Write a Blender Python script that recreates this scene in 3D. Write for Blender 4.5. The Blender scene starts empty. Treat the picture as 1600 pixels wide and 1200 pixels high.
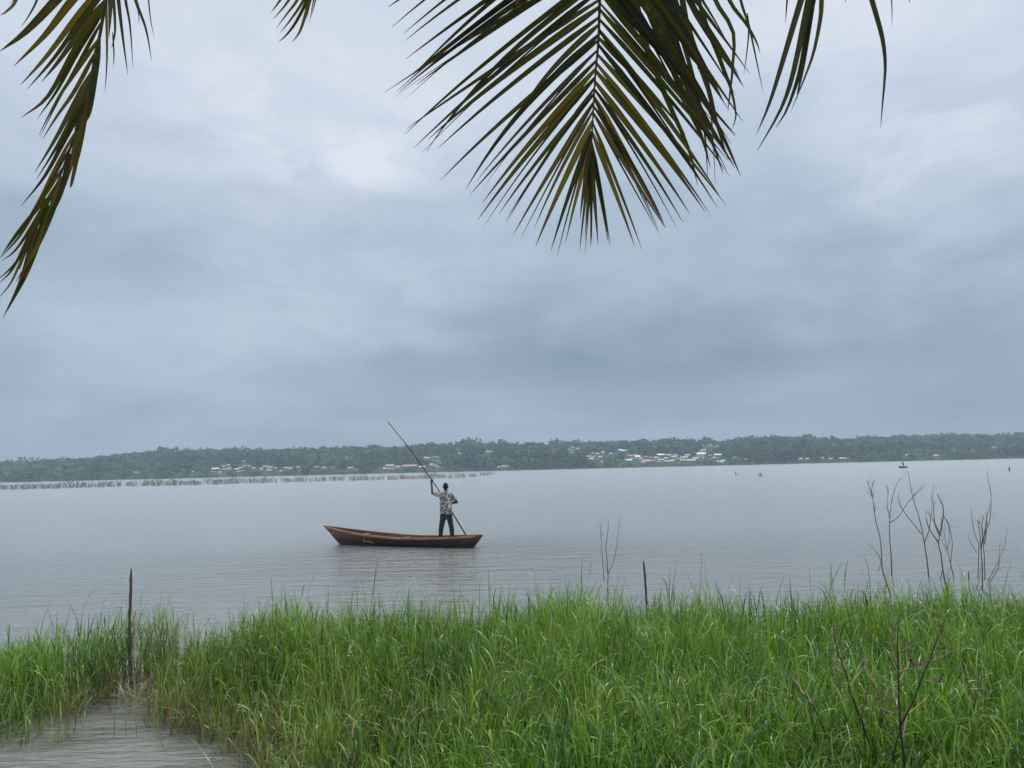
import bpy, bmesh, math, random
import numpy as np
from mathutils import Vector, Matrix, noise as mn

random.seed(7)
rng = np.random.default_rng(11)
sc = bpy.context.scene
COL = sc.collection
R = math.radians

# ------------------------------------------------------------------ camera
F = 1200.0                       # focal length in pixels of a 1600 px wide frame
H = 2.3                          # eye height above the water
PITCH = math.atan((732.7 - 600) / F)
ROLL = R(1.36)
fw = Vector((0, math.cos(PITCH), math.sin(PITCH)))
r0 = Vector((1, 0, 0)); u0 = r0.cross(fw)
CR = r0 * math.cos(ROLL) - u0 * math.sin(ROLL)
CU = u0 * math.cos(ROLL) + r0 * math.sin(ROLL)
CAM = Vector((0, 0, H))
cd = bpy.data.cameras.new('camera'); co = bpy.data.objects.new('camera', cd); COL.objects.link(co)
cd.sensor_width = 36; cd.lens = F / 1600 * 36; cd.clip_start = 0.05; cd.clip_end = 20000
co.matrix_world = Matrix(((CR.x, CU.x, -fw.x, 0), (CR.y, CU.y, -fw.y, 0), (CR.z, CU.z, -fw.z, H), (0, 0, 0, 1)))
sc.camera = co

def ray(px, py):
    return (fw * F + CR * (px - 800) - CU * (py - 600)).normalized()
def at(px, py, Y):               # the point seen at a photo pixel, Y metres out
    d = ray(px, py); return CAM + d * (Y / d.y)
def gnd(px, py, z=0.0):
    d = ray(px, py); return CAM + d * ((z - H) / d.z)
def proj(p):
    v = Vector(p) - CAM; w = v.dot(fw)
    return 800 + F * v.dot(CR) / w, 600 - F * v.dot(CU) / w

# ------------------------------------------------------------------ helpers
def tag(o, label=None, cat=None, group=None, kind=None):
    if label: o['label'] = label
    if cat: o['category'] = cat
    if group: o['group'] = group
    if kind: o['kind'] = kind
    return o
def empty(name, loc):
    o = bpy.data.objects.new(name, None); COL.objects.link(o); o.location = loc; o.empty_display_size = 0.1
    return o
def link(name, me, parent=None, mats=()):
    o = bpy.data.objects.new(name, me); COL.objects.link(o)
    for m in mats:
        if m: me.materials.append(m)
    if parent:
        o.parent = parent
        o.matrix_parent_inverse = Matrix.Translation(-Vector(parent.location))
    return o
def obj_bm(name, bm, mat, parent=None, smooth=False, center=None):
    me = bpy.data.meshes.new(name)
    if center is not None:
        bmesh.ops.translate(bm, verts=bm.verts, vec=-Vector(center))
    bm.to_mesh(me); bm.free()
    if smooth:
        for p in me.polygons: p.use_smooth = True
    o = link(name, me, parent, mat if isinstance(mat, (list, tuple)) else (mat,))
    if center is not None: o.location = center
    return o
def np_mesh(name, V, Q, attrs=None, smooth=False):
    """mesh out of numpy vertices and quads"""
    me = bpy.data.meshes.new(name)
    V = np.ascontiguousarray(V, dtype=np.float32); Q = np.ascontiguousarray(Q, dtype=np.int32)
    n = len(Q); k = Q.shape[1]
    me.vertices.add(len(V)); me.vertices.foreach_set('co', V.ravel())
    me.loops.add(n * k); me.loops.foreach_set('vertex_index', Q.ravel())
    me.polygons.add(n)
    me.polygons.foreach_set('loop_start', np.arange(0, n * k, k, dtype=np.int32))
    if smooth: me.polygons.foreach_set('use_smooth', np.ones(n, dtype=bool))
    me.update(calc_edges=True)
    for an, arr in (attrs or {}).items():
        a = me.attributes.new(an, 'FLOAT', 'POINT'); a.data.foreach_set('value', np.ascontiguousarray(arr, dtype=np.float32))
    return me
def spline(pts, n):
    """Catmull-Rom through points"""
    P = [Vector(p) for p in pts]
    if len(P) == 2:
        return [P[0].lerp(P[1], i / n) for i in range(n + 1)]
    P = [P[0] * 2 - P[1]] + P + [P[-1] * 2 - P[-2]]
    out = []; m = len(P) - 3
    for i in range(n + 1):
        t = i / n * m; k = min(int(t), m - 1); t -= k
        a, b, c, d = P[k:k + 4]
        out.append(0.5 * ((2 * b) + (c - a) * t + (2 * a - 5 * b + 4 * c - d) * t * t + (3 * b - a - 3 * c + d) * t ** 3))
    return out
def tube(bm, pts, radii, sides=6):
    n = len(pts); rings = []
    prev = None
    for i, p in enumerate(pts):
        t = (pts[min(i + 1, n - 1)] - pts[max(i - 1, 0)])
        t = t.normalized() if t.length > 1e-9 else Vector((0, 0, 1))
        if prev is None:
            a = t.orthogonal().normalized()
        else:
            a = (prev - t * prev.dot(t)).normalized()
        prev = a; b = t.cross(a)
        r = radii[i] if hasattr(radii, '__len__') else radii
        rings.append([bm.verts.new(p + a * (r * math.cos(2 * math.pi * k / sides)) + b * (r * math.sin(2 * math.pi * k / sides))) for k in range(sides)])
    for i in range(n - 1):
        for k in range(sides):
            bm.faces.new((rings[i][k], rings[i][(k + 1) % sides], rings[i + 1][(k + 1) % sides], rings[i + 1][k]))
    bm.faces.new(rings[0][::-1]); bm.faces.new(rings[-1])
def sphere(bm, c, r, seg=12, rot=None):
    if not hasattr(r, '__len__'): r = (r, r, r)
    M = Matrix.Translation(Vector(c)) @ (rot.to_4x4() if rot else Matrix.Identity(4)) @ Matrix.Diagonal((*r, 1))
    bmesh.ops.create_uvsphere(bm, u_segments=seg, v_segments=max(6, seg // 2 + 2), radius=1, matrix=M)
def capsule(bm, a, b, ra, rb, seg=12):
    a, b = Vector(a), Vector(b)
    tube(bm, [a, b], [ra, rb], seg); sphere(bm, a, ra, seg); sphere(bm, b, rb, seg)
def box(bm, c, s, rot=0.0):
    M = Matrix.Translation(Vector(c)) @ Matrix.Rotation(rot, 4, 'Z') @ Matrix.Diagonal((*s, 1))
    bmesh.ops.create_cube(bm, size=1, matrix=M)

# ------------------------------------------------------------------ materials
def lin(c):
    return tuple(((x / 255) / 12.92 if x / 255 <= .04045 else ((x / 255 + .055) / 1.055) ** 2.4) for x in c)
class NT:
    def __init__(s, tree): s.t = tree; s.n = tree.nodes; s.l = tree.links
    def new(s, typ, **kw):
        n = s.n.new(typ)
        for k, v in kw.items(): setattr(n, k, v)
        return n
    def set(s, sock, v):
        if isinstance(v, bpy.types.NodeSocket): s.l.new(v, sock)
        elif v is not None: sock.default_value = v
    def math(s, op, a, b=None, c=None, clamp=False):
        n = s.new('ShaderNodeMath', operation=op, use_clamp=clamp)
        s.set(n.inputs[0], a); s.set(n.inputs[1], b) if b is not None else None
        if c is not None: s.set(n.inputs[2], c)
        return n.outputs[0]
    def noise(s, vec, scale, detail=4, rough=.55, dist=0.0):
        n = s.new('ShaderNodeTexNoise'); s.set(n.inputs['Vector'], vec); n.inputs['Scale'].default_value = scale
        n.inputs['Detail'].default_value = detail; n.inputs['Roughness'].default_value = rough; n.inputs['Distortion'].default_value = dist
        return n.outputs['Fac']
    def ramp(s, fac, stops, interp='LINEAR'):
        n = s.new('ShaderNodeValToRGB'); cr = n.color_ramp; cr.interpolation = interp
        while len(cr.elements) < len(stops): cr.elements.new(0.5)
        for e, (p, c) in zip(cr.elements, stops):
            e.position = p; e.color = (*c, 1) if len(c) == 3 else c
        s.set(n.inputs[0], fac); return n.outputs[0]
    def mix(s, f, a, b, blend='MIX'):
        n = s.new('ShaderNodeMix', data_type='RGBA', blend_type=blend)
        s.set(n.inputs[0], f)
        for sock, v in ((n.inputs[6], a), (n.inputs[7], b)):
            s.set(sock, (*v, 1) if isinstance(v, tuple) and len(v) == 3 else v)
        return n.outputs[2]
    def mapping(s, vec, scale=(1, 1, 1), rot=(0, 0, 0), loc=(0, 0, 0)):
        n = s.new('ShaderNodeMapping'); s.set(n.inputs[0], vec)
        n.inputs['Scale'].default_value = scale; n.inputs['Rotation'].default_value = rot; n.inputs['Location'].default_value = loc
        return n.outputs[0]
    def coord(s, which='Object'): return s.new('ShaderNodeTexCoord').outputs[which]
    def attr(s, name): return s.new('ShaderNodeAttribute', attribute_name=name).outputs['Fac']
    def bump(s, h, strength, dist):
        n = s.new('ShaderNodeBump'); s.set(n.inputs['Height'], h); s.set(n.inputs['Strength'], strength); n.inputs['Distance'].default_value = dist
        return n.outputs[0]
def mat(name):
    m = bpy.data.materials.new(name); m.use_nodes = True
    t = NT(m.node_tree); p = next(n for n in t.n if n.type == 'BSDF_PRINCIPLED')
    return m, t, p
def wood_mat(name, dark, light, scale=8, rough=.8, stretch=(1, 1, .15), bump=.3):
    m, t, p = mat(name)
    v = t.mapping(t.coord(), stretch)
    f = t.noise(v, scale, 6, .65)
    t.set(p.inputs['Base Color'], t.ramp(f, [(.3, dark), (.7, light)]))
    p.inputs['Roughness'].default_value = rough
    t.set(p.inputs['Normal'], t.bump(f, bump, .01))
    return m

M_twig = wood_mat('dead_wood', (.035, .028, .023), (.15, .125, .105), 14)
M_post = wood_mat('weathered_post', (.035, .024, .018), (.15, .105, .075), 10)
M_pole = wood_mat('pole_wood', (.022, .012, .009), (.07, .036, .025), 6)
M_weed = wood_mat('weed_stem', (.022, .014, .010), (.06, .038, .026), 20)
M_straw = wood_mat('dry_straw', (.20, .13, .06), (.42, .31, .16), 20)
M_brush = None

# ------------------------------------------------------------------ sky
W = bpy.data.worlds.new('World'); sc.world = W; W.use_nodes = True
t = NT(W.node_tree)
for n in list(t.n): t.n.remove(n)
SUN_EL, SUN_AZ = R(62), R(25)
sky = t.new('ShaderNodeTexSky', sky_type='NISHITA', sun_disc=False, sun_elevation=SUN_EL, sun_rotation=SUN_AZ, air_density=1.0, dust_density=3.0)
gen = t.coord('Generated')
sx = t.new('ShaderNodeSeparateXYZ'); t.l.new(gen, sx.inputs[0])
X, Yv, Z = sx.outputs
el = t.math('ARCSINE', Z); az = t.math('ARCTAN2', X, Yv)
zc = t.math('ADD', t.math('MAXIMUM', Z, 0.0), 0.13)
cv = t.new('ShaderNodeCombineXYZ')
t.set(cv.inputs[0], t.math('DIVIDE', X, zc)); t.set(cv.inputs[1], t.math('DIVIDE', Yv, zc))
ae = t.new('ShaderNodeCombineXYZ'); t.set(ae.inputs[0], az); t.set(ae.inputs[1], t.math('MULTIPLY', el, 1.7))
n1 = t.noise(cv.outputs[0], .75, 7, .52, .4)
n2 = t.noise(t.mapping(ae.outputs[0], (1, 1, 1), loc=(3.1, 1.7, 0)), 3.4, 7, .5, .35)
n3 = t.noise(t.mapping(ae.outputs[0], (1, 1.3, 1), loc=(7.3, .4, 2)), 8.0, 6, .55, .2)
wu = t.math('MULTIPLY', t.math('SUBTRACT', n2, .5), .12)
wv = t.math('MULTIPLY', t.math('SUBTRACT', n3, .5), .06)
U = t.math('ADD', az, wu); V = t.math('ADD', el, wv)
def ae_of(px, py):
    d = ray(px, py); return math.atan2(d.x, d.y), math.asin(d.z)
# brightness: rises from the hazy horizon up to the bright cloud overhead
Ls = t.new('ShaderNodeMapRange', interpolation_type='SMOOTHSTEP'); t.set(Ls.inputs[0], V)
Ls.inputs[1].default_value = R(9); Ls.inputs[2].default_value = R(34); Ls.inputs[3].default_value = .34; Ls.inputs[4].default_value = .74
L = Ls.outputs[0]
blobs = [  # photo px centre, half sizes in px, gain
    (560, 258, 85, 36, .13), (500, 225, 230, 100, .12), (1490, 235, 150, 75, .19), (1330, 40, 330, 70, .16), (420, 60, 360, 100, .12),
    (250, 510, 330, 80, .20), (130, 395, 210, 48, -.10), (1000, 572, 430, 22, -.11), (1000, 545, 430, 40, -.06), (1300, 570, 420, 80, -.09), (830, 540, 260, 60, -.05),
    (780, 330, 420, 60, -.03), (1000, 440, 500, 45, .03), (1330, 130, 170, 35, -.08), (1500, 480, 160, 40, .02), (60, 90, 150, 50, .06),
    (700, 415, 90, 25, .03), (1420, 625, 260, 30, -.06), (150, 620, 400, 40, .02)]
for bx, by, sw, sh, g in blobs:
    a0, e0 = ae_of(bx, by)
    du = t.math('MULTIPLY', t.math('SUBTRACT', U, a0), F / sw); dv = t.math('MULTIPLY', t.math('SUBTRACT', V, e0), F / sh)
    q = t.math('ADD', t.math('MULTIPLY', du, du), t.math('MULTIPLY', dv, dv))
    L = t.math('ADD', L, t.math('MULTIPLY', t.math('EXPONENT', t.math('MULTIPLY', q, -.7)), g))
L = t.math('ADD', L, t.math('MULTIPLY', t.math('SUBTRACT', n1, .5), .22))
L = t.math('ADD', L, t.math('MULTIPLY', t.math('SUBTRACT', n2, .5), .34))
L = t.math('ADD', L, t.math('MULTIPLY', t.math('SUBTRACT', n3, .5), .26))
n4 = t.noise(t.mapping(ae.outputs[0], (1, 1.5, 1), loc=(1.2, 5.5, 4)), 7.0, 9, .6, .5)
pf = t.new('ShaderNodeMapRange', interpolation_type='SMOOTHSTEP'); t.set(pf.inputs[0], n4); pf.inputs[1].default_value = .38; pf.inputs[2].default_value = .68
for bx, by, sw, sh, g in [(540, 245, 170, 80, .22), (1480, 240, 170, 75, .24), (330, 120, 330, 110, .09), (1330, 60, 260, 90, .10), (430, 450, 330, 70, .10), (1480, 450, 250, 60, .06), (700, 480, 200, 60, .05)]:
    a0, e0 = ae_of(bx, by)
    du = t.math('MULTIPLY', t.math('SUBTRACT', U, a0), F / sw); dv = t.math('MULTIPLY', t.math('SUBTRACT', V, e0), F / sh)
    q = t.math('ADD', t.math('MULTIPLY', du, du), t.math('MULTIPLY', dv, dv))
    L = t.math('ADD', L, t.math('MULTIPLY', t.math('MULTIPLY', t.math('EXPONENT', t.math('MULTIPLY', q, -.7)), pf.outputs[0]), g))
cl = t.ramp(L, [(0, lin((126, 146, 168))), (.28, lin((152, 171, 191))), (.5, lin((180, 198, 215))), (.72, lin((200, 214, 231))), (1, lin((226, 233, 243)))])
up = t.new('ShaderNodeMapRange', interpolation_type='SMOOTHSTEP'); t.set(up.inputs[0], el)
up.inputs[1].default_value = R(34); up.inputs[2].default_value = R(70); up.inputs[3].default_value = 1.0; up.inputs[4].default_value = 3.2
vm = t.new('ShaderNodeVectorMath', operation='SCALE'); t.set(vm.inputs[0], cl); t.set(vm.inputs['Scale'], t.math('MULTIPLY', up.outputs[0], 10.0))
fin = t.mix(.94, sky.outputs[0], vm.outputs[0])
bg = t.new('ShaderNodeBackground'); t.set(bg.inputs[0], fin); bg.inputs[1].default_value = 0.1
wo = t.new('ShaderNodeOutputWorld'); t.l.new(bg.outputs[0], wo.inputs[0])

sd = bpy.data.lights.new('sun', 'SUN'); so = bpy.data.objects.new('sun', sd); COL.objects.link(so)
sd.energy = 1.5; sd.angle = R(14); sd.color = (1, .95, .88)
sdir = Vector((math.sin(SUN_AZ) * math.cos(SUN_EL), math.cos(SUN_AZ) * math.cos(SUN_EL), math.sin(SUN_EL)))
so.rotation_euler = (-sdir).to_track_quat('-Z', 'Y').to_euler()

# ------------------------------------------------------------------ water
m, t, p = mat('lake_water'); M_water = m
pos = t.new('ShaderNodeNewGeometry').outputs['Position']
sp = t.new('ShaderNodeSeparateXYZ'); t.l.new(pos, sp.inputs[0])
dist = t.math('MAXIMUM', sp.outputs[1], 4.0)
w1 = t.noise(t.mapping(pos, (1.1, 4.5, 1), (0, 0, R(6))), 2.6, 3, .55, .5)
w2 = t.noise(t.mapping(pos, (.35, 1.3, 1), (0, 0, R(-9))), 1.7, 3, .5, .4)
w3 = t.noise(t.mapping(pos, (.05, .22, 1), (0, 0, R(3))), 1.0, 3, .5, .3)
fade = t.math('DIVIDE', 9.0, t.math('ADD', dist, 4.0), clamp=True)
w4 = t.noise(t.mapping(pos, (.32, 1.0, 1), (0, 0, R(4))), 1.15, 3, .6, .6)
h = t.math('ADD', t.math('MULTIPLY', w1, .5), t.math('ADD', t.math('MULTIPLY', w2, 1.0), t.math('MULTIPLY', w4, 1.1)))
patch = t.noise(t.mapping(pos, (.03, .12, 1)), 1.0, 3, .5)
bs = t.math('MULTIPLY', t.math('ADD', t.math('MULTIPLY', fade, .62), .07), t.math('ADD', .55, patch))
# rougher water stirred up round the canoe
bc = gnd(690, 872)
dx = t.math('DIVIDE', t.math('SUBTRACT', sp.outputs[0], bc.x), 4.2); dy = t.math('DIVIDE', t.math('SUBTRACT', sp.outputs[1], bc.y), 4.0)
stir = t.math('EXPONENT', t.math('MULTIPLY', t.math('ADD', t.math('MULTIPLY', dx, dx), t.math('MULTIPLY', dy, dy)), -1.0))
bs = t.math('ADD', bs, t.math('MULTIPLY', stir, .8))
wn_ = t.bump(h, bs, .075)
mud = t.noise(t.mapping(pos, (.02, .05, 1)), 1.0, 4, .5)
t.set(p.inputs['Base Color'], t.ramp(mud, [(.3, (.165, .16, .135)), (.7, (.205, .20, .18))]))
p.inputs['Specular IOR Level'].default_value = 0; p.inputs['Roughness'].default_value = 1
rg = t.new('ShaderNodeMapRange', interpolation_type='SMOOTHSTEP'); t.set(rg.inputs[0], t.math('LOGARITHM', dist, 10.0))
rg.inputs[1].default_value = .9; rg.inputs[2].default_value = 1.55; rg.inputs[3].default_value = .06; rg.inputs[4].default_value = .18   # ripples too fine to see spread the reflection
gl = t.new('ShaderNodeBsdfGlossy', distribution='MULTI_GGX'); gl.inputs[0].default_value = (1, .985, .965, 1); t.set(gl.inputs['Roughness'], t.math('MULTIPLY', rg.outputs[0], t.math('SUBTRACT', 1.0, t.math('MULTIPLY', stir, .75)))); t.set(gl.inputs['Normal'], wn_)
fr_ = t.new('ShaderNodeFresnel'); fr_.inputs[0].default_value = 1.95; t.set(fr_.inputs['Normal'], wn_)
mx = t.new('ShaderNodeMixShader'); t.set(mx.inputs[0], fr_.outputs[0]); t.l.new(p.outputs[0], mx.inputs[1]); t.l.new(gl.outputs[0], mx.inputs[2])
t.l.new(mx.outputs[0], next(n for n in t.n if n.type == 'OUTPUT_MATERIAL').inputs[0])
bm = bmesh.new()
xs = [-9000, -1500, -200, -40, 0, 40, 200, 1500, 9000]; ys = [-60, 0, 10, 30, 80, 250, 700, 1400, 9000]
vv = [[bm.verts.new((x, y, 0)) for x in xs] for y in ys]
for j in range(len(ys) - 1):
    for i in range(len(xs) - 1): bm.faces.new((vv[j][i], vv[j][i + 1], vv[j + 1][i + 1], vv[j + 1][i]))
water = obj_bm('water', bm, M_water); tag(water, 'calm grey lake water stretching to the far wooded shore', 'lake', kind='structure')

# ------------------------------------------------------------------ ground: bank under the grass, lake bed beyond
def sm(a, b, x):
    q = np.clip((np.asarray(x, float) - a) / (b - a), 0, 1); return q * q * (3 - 2 * q)
BND = [(0.5, -2.2), (2.4, -0.75), (4.0, -1.0), (6.1, -1.62), (7.0, -2.55), (7.9, -3.85), (8.2, -4.0), (30, -4.0)]   # y, x of the left edge of the grass
def bnd(y): return np.interp(y, [b[0] for b in BND], [b[1] for b in BND])
def ground_z(x, y):
    x = np.asarray(x, float); y = np.asarray(y, float)
    a = np.clip((6.0 - y) / 5.5, 0, 1)
    z = -0.10 + .85 * a ** 1.35
    edge = sm(-.5, .7, x - bnd(y)); z = np.where(y > 1.2, -.35 + (z + .35) * edge, z)
    near = sm(2.6, 1.0, y); z = np.maximum(z, -.35 + 1.1 * near)
    deep = sm(8.0, 14.0, y); z = z * (1 - deep) - 1.5 * deep
    return z
m, t, p = mat('mud_bank')
f = t.noise(t.coord(), 5, 6, .6)
t.set(p.inputs['Base Color'], t.ramp(f, [(.3, (.045, .036, .022)), (.55, (.09, .068, .04)), (.8, (.14, .115, .07))])); p.inputs['Roughness'].default_value = .75
t.set(p.inputs['Normal'], t.bump(f, .5, .03)); M_mud = m
gx = np.concatenate([[-9000, -900, -120, -30], np.linspace(-12, 12, 97), [30, 120, 900, 9000]])
gy = np.concatenate([[-9000, -300, -30], np.linspace(-6, 16, 89), [40, 200, 1000, 9000]])
GX, GY = np.meshgrid(gx, gy); GZ = ground_z(GX, GY)
V_ = np.stack([GX, GY, GZ], -1).reshape(-1, 3); nx = len(gx); ii = np.arange(len(gy) - 1)[:, None] * nx + np.arange(nx - 1)[None]
Q_ = np.stack([ii, ii + 1, ii + 1 + nx, ii + nx], -1).reshape(-1, 4)
tag(link('ground', np_mesh('ground', V_, Q_, smooth=True), None, (M_mud,)), 'muddy bank sloping under the grass into the lake', 'ground', kind='structure')

# ------------------------------------------------------------------ far hills
SH = 1200.0
PRX = [-900, 0, 60, 150, 190, 260, 300, 400, 510, 600, 660, 720, 780, 860, 940, 1000, 1080, 1130, 1160, 1230, 1300, 1400, 1470, 1530, 1560, 1600, 2500]
PRH = [30, 32, 32.5, 35, 38, 42, 41, 41, 41.5, 39, 40.5, 42, 42.5, 41, 40, 39.5, 38, 36.5, 40, 41, 37.5, 36.5, 38, 36.5, 33.5, 35, 33]
def hill_z(x, y):
    x = np.asarray(x, float); y = np.asarray(y, float)
    px = 800 + F * x / np.maximum(y, 1)
    crest = (np.interp(px, PRX, PRH) - 9.0) / F * 1720
    s = np.clip((y - SH) / 520, -.2, 1)
    prof = np.where(s < 0, s * .5,   .03 * sm(0, .04, s) + .97 * np.sin(np.clip(s, 0, 1) * math.pi / 2) ** 1.15)
    back = sm(1750, 2600, y)
    wob = 1.8 * np.sin(x * .011 + y * .006) + 1.5 * np.sin(x * .027 - y * .017 + 1.3)
    return crest * prof * (1 - .35 * back) + wob * sm(.05, .4, s)
def hit_hill(px, py):
    d = ray(px, py); lo = None
    for k in range(1190, 2000, 3):
        q = CAM + d * (k / d.y)
        if q.z <= float(hill_z(q.x, q.y)): return q
    return None
m, t, p = mat('hillside_ground')
f = t.noise(t.coord(), .02, 5, .6); f2 = t.noise(t.coord(), .11, 4, .6)
t.set(p.inputs['Base Color'], t.mix(t.ramp(f, [(.45, (0, 0, 0)), (.6, (1, 1, 1))]), (.03, .05, .02), t.ramp(f2, [(.35, (.05, .085, .025)), (.7, (.10, .12, .045))])))
p.inputs['Roughness'].default_value = .95; p.inputs['Specular IOR Level'].default_value = .1; M_hill = m
hx = np.concatenate([[-6000, -3000], np.linspace(-1700, 1700, 171), [3000, 6000]]); hy = np.concatenate([np.linspace(1150, 1260, 12), np.linspace(1280, 1800, 40), [2000, 2300, 2700]])
GX, GY = np.meshgrid(hx, hy); GZ = hill_z(GX, GY)
V_ = np.stack([GX, GY, GZ], -1).reshape(-1, 3); nx = len(hx); ii = np.arange(len(hy) - 1)[:, None] * nx + np.arange(nx - 1)[None]
Q_ = np.stack([ii, ii + 1, ii + 1 + nx, ii + nx], -1).reshape(-1, 4)
tag(link('hills', np_mesh('hills', V_, Q_, smooth=True), None, (M_hill,)), 'low green hillside rising behind the far shore', 'hills', kind='structure')

# ------------------------------------------------------------------ houses on the far shore
def flat_mat(name, a, b, rough=.6, sc_=1.5, metal=0):
    m, t, p = mat(name); f = t.noise(t.coord(), sc_, 4, .6)
    t.set(p.inputs['Base Color'], t.ramp(f, [(.35, a), (.65, b)])); p.inputs['Roughness'].default_value = rough; p.inputs['Metallic'].default_value = metal
    return m
RM = {'w': flat_mat('pale_metal_roof', (.30, .29, .28), (.62, .61, .60), .55, .35), 'g': flat_mat('grey_metal_roof', (.26, .29, .30), (.42, .44, .44)),
      'r': flat_mat('rusty_red_roof', (.26, .12, .095), (.42, .20, .16)), 'p': flat_mat('pink_faded_roof', (.50, .33, .30), (.66, .48, .44)),
      'b': flat_mat('bluish_metal_roof', (.52, .66, .70), (.68, .80, .82)), 'd': flat_mat('dark_thatch_roof', (.12, .11, .10), (.2, .18, .16))}
WM = {'e': flat_mat('earth_wall', (.20, .10, .075), (.33, .18, .14), .9), 'c': flat_mat('cream_wall', (.48, .44, .38), (.62, .57, .5), .9), 'k': flat_mat('grey_wall', (.2, .2, .19), (.32, .31, .29), .9)}  # wall colours: reddish earth, cream and plain grey
M_open = flat_mat('dark_opening', (.02, .02, .02), (.035, .03, .03))
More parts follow.
